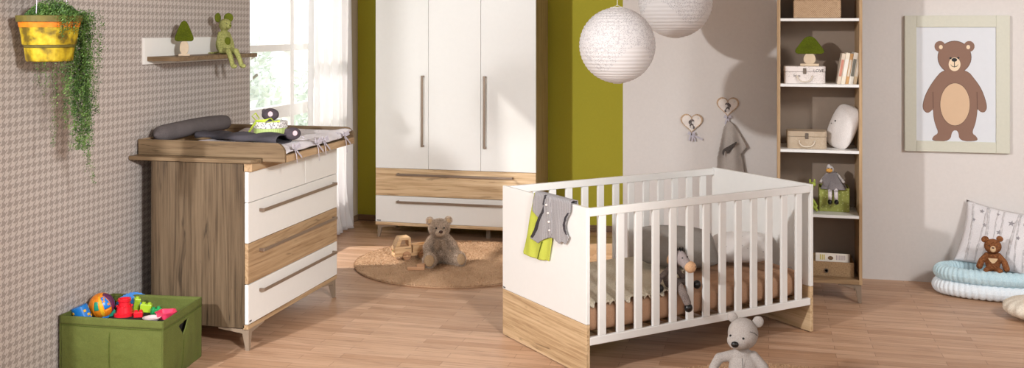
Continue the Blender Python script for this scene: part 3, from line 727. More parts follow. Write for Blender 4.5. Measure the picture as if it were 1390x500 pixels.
# felt box and doll
t = NT('green_felt'); n_ = t.node('ShaderNodeTexVoronoi', Scale=70.); t.link(t.coord(), n_.inputs['Vector'])
t.link(t.ramp(n_.outputs['Distance'], [(.12, srgb(200, 202, 142)), (.3, srgb(146, 150, 76))]), t.b.inputs['Base Color']); t.b.inputs['Roughness'].default_value = .95; M['felt'] = t.m
G_ = thing('felt_box', 'green speckled felt box under the doll on the bookcase shelf', 'box', (.389, 6.70, .5225))
b = BM(); box(b, -.088, .088, -.08, -.074, 0, .145); box(b, -.088, .088, .084, .09, 0, .145); box(b, -.088, -.082, -.074, .084, 0, .145); box(b, .082, .088, -.074, .084, 0, .145); box(b, -.082, .082, -.074, .084, 0, .006)
obj('box_wall', b, M['felt'], G_, bevel=.002)
obj('blanket_filling', bx(-.081, .081, -.073, .083, .006, .105), M['felt'], G_, bevel=.02, seg=3)
M['greywool'] = fabric('grey_wool', (132, 124, 124), scale=350, amt=.25); M['legw'] = fabric('pale_jersey', (214, 204, 204), scale=400, amt=.1); M['orangefelt'] = fabric('orange_felt', (214, 158, 80), scale=300, amt=.2)
M['palegrey'] = fabric('pale_grey_plush', (190, 182, 178), scale=300, amt=.15)
T = thing('rag_doll', 'grey-dressed rag doll with orange muzzle sitting on green felt box', 'doll', (.376, 6.645, .632), facing(.38, 6.6, 4))
b = BM(); ell(b, (-.012, -.005, .146), (.024, .024, .024)); ell(b, (-.02, -.01, .16), (.012, .01, .02)); ell(b, (0, 0, .10), (.02, .02, .03))
blob('head', b, M['palegrey'], T, .003, 4)
obj('muzzle', ell(BM(), (-.018, -.026, .142), (.020, .016, .014)), M['orangefelt'], T, smooth=True); eyes(T, [(-.024, -.030, .155), (-.004, -.028, .154)], .0035)
def dress(u, v):
    a = u*2*math.pi; r = .020+.042*v+.010*v*math.sin(6*a); z = .128-.100*v
    return (r*math.cos(a)*1.15+.012*v, r*math.sin(a)*.62-.018*v, z)
o = obj('dress', grid(48, 14, dress), M['greywool'], T, smooth=True); md = o.modifiers.new('t', 'SOLIDIFY'); md.thickness = .003
b = BM(); prism(b, [(-.048, .118), (.02, .13), (.048, .07), (.058, .045), (.03, .035), (-.05, .05), (-.06, .09)], lambda a, c, t: Vector((a, -.040+t, c)), .006); obj('apron', b, M['greywool'], T, bevel=.002)
for s_ in (-1, 1):
    b = BM(); chain(b, [(s_*.03, -.01, .115), (s_*.055, -.02, .09), (s_*.066, -.03, .075)], [.010, .008, .009]); obj('arm', b, M['palegrey'], T, smooth=True)
    b = BM(); chain(b, [(s_*.016+.002, -.03, .035), (s_*.017+.002, -.058, .018), (s_*.018+.002, -.062, -.030)], [.013, .012, .011]); obj('leg', b, M['legw'], T, smooth=True)
    obj('shoe', ell(BM(), (s_*.019+.002, -.068, -.044), (.014, .018, .016)), M['black'], T, smooth=True)
# lime giraffe-like soft toy, half behind the crib
M['limeplush'] = fabric('lime_plush', (172, 184, 84), scale=300, amt=.2)
T = thing('lime_soft_toy', 'lime green long-necked soft toy left of the green felt box', 'plush toy', (.240, 6.62, .5225), facing(.25, 6.6, 20))
b = BM(); ell(b, (0, 0, .045), (.03, .028, .045)); chain(b, [(0, 0, .07), (.012, 0, .12), (.018, -.004, .155)], [.02, .012, .014]); ell(b, (.02, -.016, .165), (.016, .026, .015))
for s_ in (-1, 1): cap(b, (s_*.02, -.01, .03), (s_*.03, -.05, .012), .012, .010); cap(b, (s_*.02, -.01, .07), (s_*.035, -.035, .035), .008, .007)
blob('body', b, M['limeplush'], T, .003, 4)
for s_ in (-1, 1): obj('ear', ell(BM(), (.02+s_*.014, .0, .182), (.006, .004, .013)), M['limeplush'], T, smooth=True)
# card box with papers
M['kraft'] = fabric('kraft_board', (168, 138, 104), scale=120, amt=.15, rough=.8, bump=.15)
T = thing('storage_box', 'kraft brown storage box with round eyelet on the lowest shelf', 'box', (.372, 6.66, .1405))
b = BM(); box(b, -.126, .126, -.10, -.095, 0, .088); box(b, -.126, .126, .135, .14, 0, .088); box(b, -.126, -.121, -.095, .135, 0, .088); box(b, .121, .126, -.095, .135, 0, .088); box(b, -.121, .121, -.095, .135, 0, .005)
obj('box_wall', b, M['kraft'], T, bevel=.001)
mt = Matrix.Translation((-.034, -.1, .034)) @ Matrix.Rotation(R(90), 4, 'X')
obj('eyelet', lathe(BM(), [(.0085, -.001), (.0085, .004), (.014, .004), (.014, 0)], 24, mt), M['steel'], T)
obj('eyelet_hole', lathe(BM(), [(.0, .0005), (.0088, .0005)], 24, mt), M['black'], T)
for k, (c_, dx_, hh, lab) in enumerate((((232, 224, 212), 0, .128, 'white illustrated booklet standing in front in the kraft box'), ((222, 206, 190), .01, .122, 'beige booklet standing behind the white one in the box'))):
    B2 = thing('booklet', lab, 'booklet', (.372+dx_, 6.585+.03*k, .146)); obj('cover', bx(-.095, .095, 0, .008, 0, hh), plain('booklet_%d' % k, c_, .6), B2, bevel=.001)
    if k == 0:
        b = BM()
        for q in range(3): box(b, -.07+q*.011, -.064+q*.011, -.0006, 0, .088, .12)
        obj('yellow_print', b, plain('yellow_print', (204, 186, 80), .7), B2)
        b = BM()
        for q in range(7): box(b, .025+q*.008, .029+q*.008, -.0006, 0, .09, .118)
        obj('grey_print', b, plain('grey_print', (176, 156, 160), .7), B2)
        obj('dark_print', ell(BM(), (-.008, -.0002, .10), (.016, .0006, .012)), plain('brown_print', (120, 90, 60), .7), B2)

# ---- picture
T = thing('framed_picture', 'framed picture of a brown cartoon bear on the white wall', 'picture', (1.168, YW, 1.286))
PX0, PX1, PZ0, PZ1 = .854-1.168, 1.482-1.168, .848-1.286, 1.725-1.286
IX0, IX1, IZ0, IZ1 = .926-1.168, 1.401-1.168, .917-1.286, 1.650-1.286
M['frame'] = plain('sage_white_frame', (204, 202, 186), .6, .01, 60); M['paper'] = plain('picture_paper', (214, 216, 220), .7, .005)
b = BM(); box(b, PX0, IX0, -.032, -.001, PZ0, PZ1); box(b, IX1, PX1, -.032, -.001, PZ0, PZ1); box(b, IX0, IX1, -.032, -.001, PZ0, IZ0); box(b, IX0, IX1, -.032, -.001, IZ1, PZ1)
obj('frame', b, M['frame'], T, bevel=.003)
obj('print_sheet', bx(IX0, IX1, -.022, -.002, IZ0, IZ1), M['paper'], T)
def art(X, Y):
    p = ony(1240+X/3.125, 40+Y/3.125, YW-.022); return (p.x-1.168, p.z-1.286)
def flat(name, pts, mat, lvl): 
    b = BM(); prism(b, pts, lambda a, c, t: Vector((a, -.022-.0004*lvl+t, c)), .0006); return obj(name, b, mat, T)
def ov(cx, cy, rx, ry, n=40, e=0): return [art(cx+rx*math.cos(2*math.pi*k/n)*(1+e*math.sin(2*math.pi*k/n)), cy+ry*math.sin(2*math.pi*k/n)) for k in range(n)]
MB_, MT_ = plain('print_brown', (136, 104, 88), .8, .005), plain('print_tan', (210, 178, 146), .8, .005); MC_ = plain('print_cream', (232, 208, 178), .8, .005); ML_ = plain('print_line', (78, 54, 46), .8, .005)
def smooth_poly(pts, it=2):
    for _ in range(it):
        q = []
        for i in range(len(pts)):
            a, c = pts[i], pts[(i+1) % len(pts)]; q += [(a[0]*.75+c[0]*.25, a[1]*.75+c[1]*.25), (a[0]*.25+c[0]*.75, a[1]*.25+c[1]*.75)]
        pts = q
    return pts
body = [(125, 170), (90, 212), (65, 250), (46, 290), (38, 335), (56, 356), (72, 350), (84, 335), (85, 370), (93, 405), (108, 440), (84, 452), (78, 474), (156, 474), (164, 428), (190, 428), (194, 474), (274, 474), (266, 452), (246, 440), (262, 400), (269, 360), (270, 335), (284, 352), (302, 352), (312, 330), (302, 290), (286, 250), (262, 215), (225, 170)]
bs = smooth_poly(body, 2)
cxm = sum(p[0] for p in bs)/len(bs)
flat('bear_outline', [art(*p) for p in smooth_poly([((x-175)*1.012+175, (y-320)*1.006+320) for x, y in body], 2)], ML_, 1)
flat('bear_outline', ov(174, 118, 72, 70), ML_, 1)
flat('bear_body', [art(*p) for p in bs], MB_, 2); flat('bear_head', ov(174, 118, 70, 68), MB_, 3)
for ex in (112, 236):
    flat('bear_ear', ov(ex, 72, 23, 23), MB_, 2.5); flat('inner_ear', ov(ex+(4 if ex < 200 else -4), 75, 8, 9), MC_, 4)
flat('belly', ov(176, 318, 64, 91, 48), ML_, 3); flat('belly', ov(176, 318, 62.5, 89.5, 48), MT_, 4); flat('muzzle', ov(174, 148, 25, 29), MC_, 4)
flat('bear_nose', ov(173, 129, 12, 8), M['black'], 5); flat('bear_eye', ov(157, 122, 5, 4), M['black'], 5); flat('bear_eye', ov(190, 121, 5, 4), M['black'], 5)
flat('mouth_line', [art(172, 136), art(175, 136), art(175, 158), art(172, 158)], M['black'], 5)
arc = [(158, 150), (162, 157), (173, 161), (185, 157), (189, 150)]
flat('mouth_line', [art(a, c) for a, c in arc]+[art(a, c-3) for a, c in arc[::-1]], M['black'], 5)
for a, c, a2, c2 in ((82, 265, 84, 335), (269, 265, 270, 338)): flat('arm_line', [art(a-1, c), art(a+1, c), art(a2+1, c2), art(a2-1, c2)], ML_, 3)

# ---- heart hooks
M['pearl'] = plain('wood_bead', (196, 166, 136), .5, .1, 50); M['cream'] = plain('cream_enamel', (226, 216, 208), .4); M['photo'] = plain('photo_grey', (96, 86, 84), .6, .3, 80)
M['photolt'] = plain('photo_light', (206, 198, 194), .6, .05, 80)
def heart(w, h, n=48):
    p = []
    for k in range(n):
        a = 2*math.pi*k/n; x = 16*math.sin(a)**3; y = 13*math.cos(a)-5*math.cos(2*a)-2*math.cos(3*a)-math.cos(4*a); p.append((x/32*w, (y+2.5)/29*h))
    return p
def heart_hook(label, c, flip):
    T = thing('heart_hook', label, 'wall hook', (c.x, YW, c.z), 0)
    w, h = .150, .135
    b = BM(); prism(b, heart(w, h), lambda a, c2, t: Vector((a, -.001-t, c2)), .012); obj('plaque', b, M['pearl'], T, bevel=.002)
    b = BM(); prism(b, heart(w*.86, h*.86), lambda a, c2, t: Vector((a, -.012-t, c2)), .002); obj('face', b, M['cream'], T)
    b = BM()
    hp = heart(w*.93, h*.93, 40)
    for a, c2 in hp: ell(b, (a, -.0135, c2), .0042, u=6, v=4)
    obj('bead_border', b, M['pearl'], T, smooth=True)
    # little black-and-white figure of a puppy print
    s = flip
    b = BM()
    for e, r in (((s*.002, .018), (.016, .014)), ((s*-.014, .010), (.007, .012)), ((s*.0, -.012), (.014, .018)), ((s*.014, -.024), (.008, .010))):
        prism(b, [(e[0]+r[0]*math.cos(R(q)), e[1]+r[1]*math.sin(R(q))) for q in range(0, 360, 24)], lambda a, c2, t: Vector((a, -.0142-t, c2)), .0006)
    obj('printed_figure', b, M['photo'], T)
    b = BM()
    for e, r in (((s*.010, .008), (.009, .010)), ((s*.002, -.022), (.008, .013)), ((s*-.012, -.022), (.005, .007))):
        prism(b, [(e[0]+r[0]*math.cos(R(q)), e[1]+r[1]*math.sin(R(q))) for q in range(0, 360, 24)], lambda a, c2, t: Vector((a, -.0152-t, c2)), .0006)
    obj('printed_highlight', b, M['photolt'], T)
    b = BM(); prism(b, [(.045+.007*math.cos(R(q)), .038+.006*math.sin(R(q))) for q in range(0, 360, 60)], lambda a, c2, t: Vector((a, -.0142-t, c2)), .0006); obj('printed_flower', b, M['photolt'], T)
    b = BM()
    ell(b, (0, -.022, -.066), (.007, .006, .007)); tube(b, [(0, -.002, -.07), (0, -.03, -.073), (0, -.036, -.062)], .003, 6)
    obj('hook', b, M['steel'], T, smooth=True)
    b = BM()
    def rb(pts, wd): 
        A = []
        for i, p in enumerate(pts):
            p = Vector(p); d = (Vector(pts[min(i+1, len(pts)-1)])-Vector(pts[max(i-1, 0)])).normalized(); sd = d.cross(Vector((0, 1, 0))).normalized()
            A.append([b.verts.new(p+sd*wd/2), b.verts.new(p-sd*wd/2), b.verts.new(p-sd*wd/2+Vector((0, .0015, 0))), b.verts.new(p+sd*wd/2+Vector((0, .0015, 0)))])
        for a, c2 in zip(A, A[1:]):
            for j in range(4): b.faces.new((a[j], a[(j+1) % 4], c2[(j+1) % 4], c2[j]))
        b.faces.new(A[0][::-1]); b.faces.new(A[-1])
    for q in (-1, 1): rb([(0, -.028, -.066), (q*.018, -.030, -.054), (q*.024, -.030, -.066), (q*.003, -.029, -.069)], .010)
    rb([(0, -.026, -.068), (-.010, -.022, -.09), (-.016, -.018, -.115)], .011)
    rb([(0, -.027, -.068), (.006, -.022, -.09), (.004, -.018, -.118)], .011)
    if flip > 0: rb([(0, -.026, -.068), (.03, -.020, -.085), (.075, -.014, -.105)], .011); rb([(0, -.026, -.07), (.02, -.02, -.10), (.026, -.016, -.118)], .010)
    obj('bow', b, M['tie'], T)
    return T
h1 = ony(939, 168, YW); h2 = ony(988, 145.5, YW)
heart_hook('heart-shaped wall hook with bow, empty, lower left of the two', h1, 1)
heart_hook('heart-shaped wall hook above the crib with a grey garment hanging from it', h2, -1)
M['linen'] = fabric('grey_linen', (182, 172, 164), scale=500, amt=.12, bump=.2)
g = [(330, 182), (302, 218), (285, 300), (266, 390), (258, 530), (428, 540), (412, 420), (402, 372), (431, 330), (400, 268), (356, 200)]
gp = [ony(910+X/4.167, 120+Y/4.167, YW-.03) for X, Y in g]
gx = ony(910+333/4.167, 100, YW-.03).x
def gf(a, z):
    d = max(0, gp[0].z-z); return Vector((a, YW-.032-.016*min(1, d*6)*(1+math.sin((a-gx)/(.02+.10*d)*2.2)) , z))
o = sheet('hanging_garment', [(p.x, p.z) for p in gp], gf, M['linen'], None, .006, .003); tag(o, 'grey linen garment hanging from the right heart-shaped hook', 'garment')
b = BM(); cf = [ony(910+X/4.167, 120+Y/4.167, YW-.066) for X, Y in ((298, 345), (378, 300), (372, 318), (322, 372), (310, 350), (300, 385), (292, 362))]
o2 = sheet('dark_fold', [(p.x, p.z) for p in cf], lambda a, z: Vector((a, YW-.070, z)), fabric('dark_fold_cloth', (96, 88, 84), scale=400), None, .004, .004); o2.parent = o  # dark strip laid over the fold of the garment

# ---- paper lanterns
def lantern(label, c, r, rz):
    T = thing('paper_lantern', label, 'pendant lamp', c, rz, 'white paper lanterns')
    prof = []; n = 26; a0, a1 = -84, 80
    for k in range(n*4+1):
        a = a0+(a1-a0)*k/(n*4); rib = (k % 4)/4; sag = .985 + .015*abs(math.cos(math.pi*rib))
        prof.append((r*math.cos(R(a))*sag, r*math.sin(R(a))*sag))
    b = BM(); rings = []
    N = 72
    for rr, z in prof: rings.append([b.verts.new((rr*math.cos(2*math.pi*j/N), rr*math.sin(2*math.pi*j/N), z)) for j in range(N)])
    for a, e in zip(rings, rings[1:]):
        for j in range(N): b.faces.new((a[j], a[(j+1) % N], e[(j+1) % N], e[j]))
    obj('lamp_shade', b, M['lantern'], T, smooth=True)
    for zz, rr in ((r*math.sin(R(80)), r*math.cos(R(80))), (r*math.sin(R(-84)), r*math.cos(R(84)))):
        b = BM(); tube(b, [(rr*math.cos(R(q)), rr*math.sin(R(q)), zz) for q in range(0, 361, 12)], .0025, 6); obj('ring', b, M['white'], T, smooth=True)
    b = BM(); tube(b, [(-r*.17, 0, r*.98), (0, 0, r*1.05), (r*.17, 0, r*.98)], .0012, 5); tube(b, [(0, 0, r*1.05), (0, 0, CEIL-c[2])], .0016, 6)
    lathe(b, [(.0, CEIL-c[2]-.02), (.03, CEIL-c[2]-.018), (.035, CEIL-c[2]), (0, CEIL-c[2])], 16)
    obj('cord', b, M['white'], T)
t = NT('lantern_paper')
v = t.coord(); vo = t.node('ShaderNodeTexVoronoi', Scale=88.); t.link(v, vo.inputs['Vector'])
col = t.ramp(vo.outputs['Distance'], [(.16, srgb(150, 146, 150)), (.26, srgb(240, 237, 236)), (.55, srgb(238, 235, 235)), (.75, srgb(208, 204, 206))])
sp = t.node('ShaderNodeSeparateXYZ'); t.link(v, sp.inputs[0])
an = t.math('SINE', t.math('MULTIPLY', t.math('ARCTAN2', sp.outputs[1], sp.outputs[0]), 3.))
low = t.math('MULTIPLY', t.math('GREATER_THAN', t.math('ADD', t.math('MULTIPLY', an, .07), sp.outputs[2]), -.07), 1.)
col = t.mix(low, srgb(238, 234, 233), col)
t.link(col, t.b.inputs['Base Color']); t.b.inputs['Roughness'].default_value = .8
tlb = t.node('ShaderNodeBsdfTranslucent', Color=(.9, .88, .88, 1)); mx = t.node('ShaderNodeMixShader'); mx.inputs[0].default_value = .22
t.link(t.b.outputs[0], mx.inputs[1]); t.link(tlb.outputs[0], mx.inputs[2]); t.link(mx.outputs[0], t.out.inputs[0]); M['lantern'] = t.m
lantern('white paper lantern with lace pattern, the complete lower one', (-.802, 5.629, 1.552), .208, R(-20))
lantern('white paper lantern with lace pattern, cut by the top of the photo', (-.555, 6.40, 1.81), .226, R(35))

# ---- crib
TH = R(43.9); L_, Wd = 1.477, .80
CTM = Matrix.Translation((-.831, 4.812, 0)) @ Matrix.Rotation(TH, 4, 'Z'); CTI = CTM.inverted()
def cpix(px, py, w=None, u=None, z=None):
    """pixel -> crib-local point on the plane w=, u= or z="""
    o_ = CTI @ CAM; d_ = CTI.to_3x3() @ ray(px, py)
    t_ = (z-o_.z)/d_.z if z is not None else ((w-o_.y)/d_.y if w is not None else (u-o_.x)/d_.x)
    return o_ + d_*t_
C = thing('baby_crib', 'white slatted baby crib with solid end panels and oak lower boards', 'crib', (-.831, 4.812, 0), TH)
for u0 in (0, L_-.02):
    p_ = obj('end_panel', bx(u0, u0+.02, 0, Wd, .249, .80), M['white'], C, bevel=.002)
    q_ = obj('end_board', bx(u0, u0+.02, 0, Wd, .004, .247), wood('oak_crib_%d' % (u0 > 0), (198, 168, 130), (160, 128, 92), (216, 188, 150), axis='y', joints=False), C, bevel=.002)
    q_['label'] = 'oak lower board of the end panel'
    b = BM(); box(b, u0+.004, u0+.016, .02, .05, 0, .004); box(b, u0+.004, u0+.016, Wd-.05, Wd-.02, 0, .004); obj('foot_pad', b, M['black'], C)
    ui = .0204 if u0 == 0 else L_-.0204
    for wv_ in (.10, .70):
        b = BM()
        for z in (.42, .49, .56): ell(b, (ui, wv_, z), (.0012, .004, .004), u=10, v=6)
        obj('screw_hole', b, M['black'], p_)
b = bx(-.0012, 0, Wd-.03, Wd-.008, .255, .262); obj('badge', b, M['ink'], C)
for w0 in (0.0, Wd-.022):
    obj('top_rail', bx(.02, L_-.02, w0, w0+.022, .757, .796), M['white'], C, bevel=.003)
    obj('bottom_rail', bx(.02, L_-.02, w0, w0+.022, .149, .187), M['white'], C, bevel=.003)
    for k in range(13): obj('slat', bx(.095+.1068*k-.021, .095+.1068*k+.021, w0+.003, w0+.019, .187, .757), M['white'], C, bevel=.003)
b = BM(); box(b, .022, L_-.022, .024, .05, .150, .18); box(b, .022, L_-.022, Wd-.05, Wd-.024, .150, .18)
for k in range(12): box(b, .05+.12*k, .11+.12*k, .05, Wd-.05, .168, .180)
obj('bed_base', b, M['oak_y'], C)
# mattress
M['tan'] = fabric('tan_sheet', (184, 146, 118), (168, 130, 102), scale=300, bump=.1)
MT0, MT1 = .182, .335
def mring(u, k, n=56):
    a = 2*math.pi*k/n; c_, s_ = math.cos(a), math.sin(a); e = .32
    w = .5*Wd + (Wd/2-.030)*math.copysign(abs(c_)**e, c_); z = (MT0+MT1)/2+(MT1-MT0)/2*math.copysign(abs(s_)**(e*1.6), s_)
    bul = abs(math.sin(u/.105*math.pi)); f_ = .93+.07*bul**.6
    e2 = min(u-.024, L_-.024-u); rnd_ = min(1, max(0, e2/.05)); rr = (1-(1-rnd_)**2)**.5
    w = .5*Wd+(w-.5*Wd)*(.985+.015*bul)*(0.9+.1*rr); z = (MT0+MT1)/2+(z-(MT0+MT1)/2)*(.35+.65*rr)*(f_ if s_ > 0 else 1)
    return (u, w, max(z, MT0)+(.004*nz(u*8, w*8) if s_ > 0 else 0))
b = BM(); rings = []
NU = 150
for i in range(NU+1): rings.append([b.verts.new(mring(.026+(L_-.052)*i/NU, k)) for k in range(56)])
for a, e in zip(rings, rings[1:]):
    for j in range(56): b.faces.new((a[j], a[(j+1) % 56], e[(j+1) % 56], e[j]))
b.faces.new(rings[0]); b.faces.new(rings[-1][::-1])
def incrib(o): o.matrix_world = CTM @ Matrix.Translation(o.location) @ o.rotation_euler.to_matrix().to_4x4(); return o
o = incrib(obj('mattress', b, M['tan'], smooth=True)); tag(o, 'tan sheeted mattress with channel stitching inside the crib', 'mattress')
# blanket with ruffled hem
t = NT('cream_blanket'); t.b.inputs['Roughness'].default_value = .95
n_ = t.node('ShaderNodeTexNoise', Scale=180., Detail=2.); t.link(t.coord(), n_.inputs['Vector'])
t.link(t.ramp(n_.outputs[0], [(.4, srgb(200, 188, 166)), (.6, srgb(222, 212, 192))]), t.b.inputs['Base Color']); t.bump(n_.outputs[0], .4, .004); M['blanket'] = t.m
def bl(u_, v_):
    u = .035+.96*u_
    k = max(0, min(1, (u-.46)/.5)); w0 = .034+.30*k*k*(3-2*k)
    w = w0+(.70-w0)*v_; hem = math.exp(-v_/.07)
    ed = math.exp(-(1-u_)/.03)
    z = MT1+.010+.004*nz(u*7, w*7)+.004*math.sin(u*40+w*9)*.3 + hem*.011*math.sin(u*150+2*math.sin(u*31)) + ed*.010*math.sin(w*120)
    if k < .2: z -= hem*.024
    w += hem*(.008+.008*math.sin(u*150+1.2))
    return (u+ed*.01*math.sin(w*120+1), w, z)
o = incrib(obj('blanket', grid(420, 60, bl), M['blanket'], smooth=True)); md = o.modifiers.new('t', 'SOLIDIFY'); md.thickness = .006; md.offset = 1
tag(o, 'cream ruffled-edge blanket spread over the crib mattress', 'blanket')
# pillows in the crib
M['gpillow'] = fabric('grey_pillow', (156, 150, 144), scale=500, amt=.12, bump=.15)
t = NT('pale_print'); t.b.inputs['Roughness'].default_value = .9; vo = t.node('ShaderNodeTexVoronoi', Scale=26.); t.link(t.coord(), vo.inputs['Vector'])
t.link(t.ramp(vo.outputs['Distance'], [(.07, srgb(170, 164, 162)), (.12, srgb(216, 210, 206))]), t.b.inputs['Base Color']); M['ppillow'] = t.m
def crib_world(u, w, z): return CTM @ Vector((u, w, z))
p = CTM @ cpix(918, 357, w=.42)
o, s = pillow('pillow', 'dark grey plain pillow lying behind the plush donkey in the crib', (p.x, p.y, .452), (R(-64), R(3), facing(p.x, p.y, 10)), .45, .31, .080, M['gpillow'], 'pillow', rnd_=.10, pinch=.03)
p = CTM @ cpix(1005, 368, w=.33)
o, s = pillow('pillow', 'pale grey patterned pillow lying near the right end of the crib', (p.x, p.y, .424), (R(-70), R(-3), facing(p.x, p.y, -6)), .35, .27, .060, M['ppillow'], 'pillow', rnd_=.10, pinch=.03)
# donkey
M['donkey'] = fabric('donkey_tweed', (150, 136, 128), (92, 82, 80), scale=260, bump=.5); M['donkeyface'] = fabric('donkey_face', (164, 152, 150), scale=400, amt=.15); M['peach'] = fabric('peach_felt', (222, 178, 138), scale=300, amt=.12)
T = thing('plush_donkey', 'grey tweed plush donkey poking its muzzle through the crib slats', 'plush toy', CTM @ Vector((.575, .06, MT1)), TH)
z0 = MT1
def dl(u, w, z): return (u-.575, w-.06, z-z0)
b = BM()
ell(b, dl(.555, .075, .392), (.036, .036, .055)); ell(b, dl(.565, .068, .43), (.026, .028, .04)); cap(b, dl(.568, .055, .455), dl(.574, .028, .485), .020, .021)
chain(b, [dl(.54, .06, .44), dl(.497, .075, .40), dl(.475, .07, .372)], [.015, .014, .013])
chain(b, [dl(.585, .06, .44), dl(.62, .07, .40), dl(.665, .06, .365)], [.015, .013, .013])
chain(b, [dl(.572, .06, .372), dl(.574, .02, .352), dl(.574, -.02, .312), dl(.578, -.034, .285)], [.022, .021, .020, .019])
chain(b, [dl(.59, .08, .368), dl(.64, .055, .36), dl(.672, .040, .352)], [.018, .015, .014])
blob('body', b, M['donkey'], T, .0035, 4)
b = BM(); ell(b, dl(.571, .012, .500), (.027, .034, .040)); cap(b, dl(.573, .0, .505), dl(.580, -.022, .474), .025, .026); blob('head', b, M['donkeyface'], T, .003, 4)
obj('muzzle', ell(BM(), dl(.592, -.040, .462), (.036, .027, .029), (0, 10, 20)), M['peach'], T, smooth=True)
for q in ((.580, -.064, .470), (.604, -.064, .466)): obj('nostril', ell(BM(), dl(*q), .003), M['black'], T)
for q in ((.556, -.022, .508), (.582, -.030, .512)): obj('eye', ell(BM(), dl(*q), .0035), M['black'], T, smooth=True)
for q, rr in ((.523, 30), (.612, -30)):
    obj('ear', ell(BM(), dl(q, .030, .500), (.020, .008, .030), (0, rr, 0)), M['donkeyface'] if q > .6 else M['peach'], T, smooth=True)
b = BM()
for k in range(60):
    a = rnd.uniform(-1, 1); p0 = Vector(dl(.575+.012*a, rnd.uniform(.0, .03), .528)); tube(b, [p0, p0+Vector((rnd.uniform(-.01, .01), rnd.uniform(-.01, .005), rnd.uniform(.012, .026)))], [.0022, .0006], 4)
obj('mane', b, M['black'], T)
for q in ((.580, -.040, .262), (.690, .026, .350), (.470, .050, .352), (.665, .062, .352)):
    obj('hoof', ell(BM(), dl(*q), (.022, .020, .022)), M['black'], T, smooth=True)

# ---- clothes over the crib end
def hb(px, py): p = cpix(px, py, u=-.012); return (p.y, p.z)
def drape(off, amp, k):
    def f(a, z):
        r_ = off+amp*(1+math.sin(a*k+z*6))*min(1, max(0, (.80-z))*8)
        if z <= .802: return CTM @ Vector((-r_, a, z))
        q = z-.802; span = .02+2*off
        if q < span: return CTM @ Vector((-off+q, a, .802+off*.8+.004*math.sin(q/span*math.pi)))
        return CTM @ Vector((.02+off, a, .802-(q-span)))
    return f
M['lime'] = fabric('lime_jersey', (194, 200, 86), (178, 184, 70), scale=400, bump=.15)
def pxs(L_, ox, oy, sc): return [hb(ox+X/sc, oy+Y/sc) for X, Y in L_]
pt = pxs([(130, 95), (118, 180), (96, 300), (73, 400), (145, 432), (210, 440), (228, 330), (240, 200), (250, 130)], 690, 240, 3.845)
top = [(pt[-1][0], .90), (pt[0][0], .90)]
o = sheet('baby_trousers', pt+top, drape(.006, .003, 60), M['lime'], None, .005, .003); tag(o, 'lime green baby trousers draped over the end of the crib', 'trousers')
ln = pxs([(175, 340), (150, 430), (155, 432), (181, 340)], 690, 240, 3.845)
o2 = sheet('leg_seam', ln, lambda a, z: drape(.0085, .003, 60)(a, z), M['sagedk'], None, .003, .002, 1); o2.parent = o
t = NT('grey_rib_knit'); t.b.inputs['Roughness'].default_value = .95
wv = t.node('ShaderNodeTexWave', Scale=34., Distortion=.6); 
t.link(t.coord((1, 1, 0), (0, 0, -TH)), wv.inputs['Vector']); wv.bands_direction = 'Y'
n_ = t.node('ShaderNodeTexNoise', Scale=300.); t.link(t.coord(), n_.inputs['Vector'])
t.link(t.ramp(t.math('ADD', t.math('MULTIPLY', wv.outputs[0], .45), t.math('MULTIPLY', n_.outputs[0], .55)), [(.25, srgb(128, 124, 126)), (.7, srgb(176, 172, 172))]), t.b.inputs['Base Color']); t.bump(wv.outputs[0], .5, .004); M['knit'] = t.m
M['lining'] = fabric('dark_knit_lining', (74, 70, 74), scale=400)
vest = [(140, 95), (132, 130), (130, 180), (150, 205), (163, 215), (158, 235), (150, 260), (132, 292), (118, 320), (160, 348), (185, 330), (215, 318), (245, 322), (262, 340), (270, 350), (283, 340), (300, 355), (322, 318), (308, 300), (298, 262), (304, 230), (318, 200), (326, 180), (328, 135), (322, 128)]
pt = pxs(vest, 690, 240, 3.845); top = [(pt[-1][0], .895), (pt[0][0], .895)]
VF = drape(.014, .003, 45)
o = sheet('knitted_vest', pt+top, VF, M['knit'], None, .004, .004); tag(o, 'grey knitted baby vest with buttons draped over the crib end', 'vest')
for nm, L2 in (('armhole_trim', [(190, 150), (193, 185), (182, 205), (168, 240), (158, 275), (132, 320), (121, 316), (140, 275), (150, 240), (166, 205), (182, 180)]), ('armhole_trim', [(322, 190), (308, 215), (300, 250), (303, 280), (312, 302), (306, 304), (294, 280), (291, 250), (299, 212), (314, 188)]), ('neckline', [(185, 150), (190, 110), (205, 95), (225, 92), (225, 97), (207, 101), (195, 118), (191, 150)])):
    q = sheet(nm, pxs(L2, 690, 240, 3.845), lambda a, z: VF(a, z) + (CTM.to_3x3() @ Vector((-.0035, 0, 0))), M['lining'] if nm == 'armhole_trim' else M['lining'], None, .003, .002, 2); q.parent = o
q = sheet('button_band', pxs([(203, 112), (222, 112), (230, 200), (233, 300), (222, 318), (213, 300), (210, 200)], 690, 240, 3.845), lambda a, z: VF(a, z) + (CTM.to_3x3() @ Vector((-.003, 0, 0))), M['knit'], None, .004, .002, 2); q.parent = o
for X, Y in ((207, 147), (215, 190), (219, 235), (222, 280)):
    a, z = hb(690+X/3.845, 240+Y/3.845); p = VF(a, z)+(CTM.to_3x3() @ Vector((-.007, 0, 0)))
    obj('button', ell(BM(), p, (.0055, .0055, .0055), u=12, v=8), M['cream'], o, smooth=True)

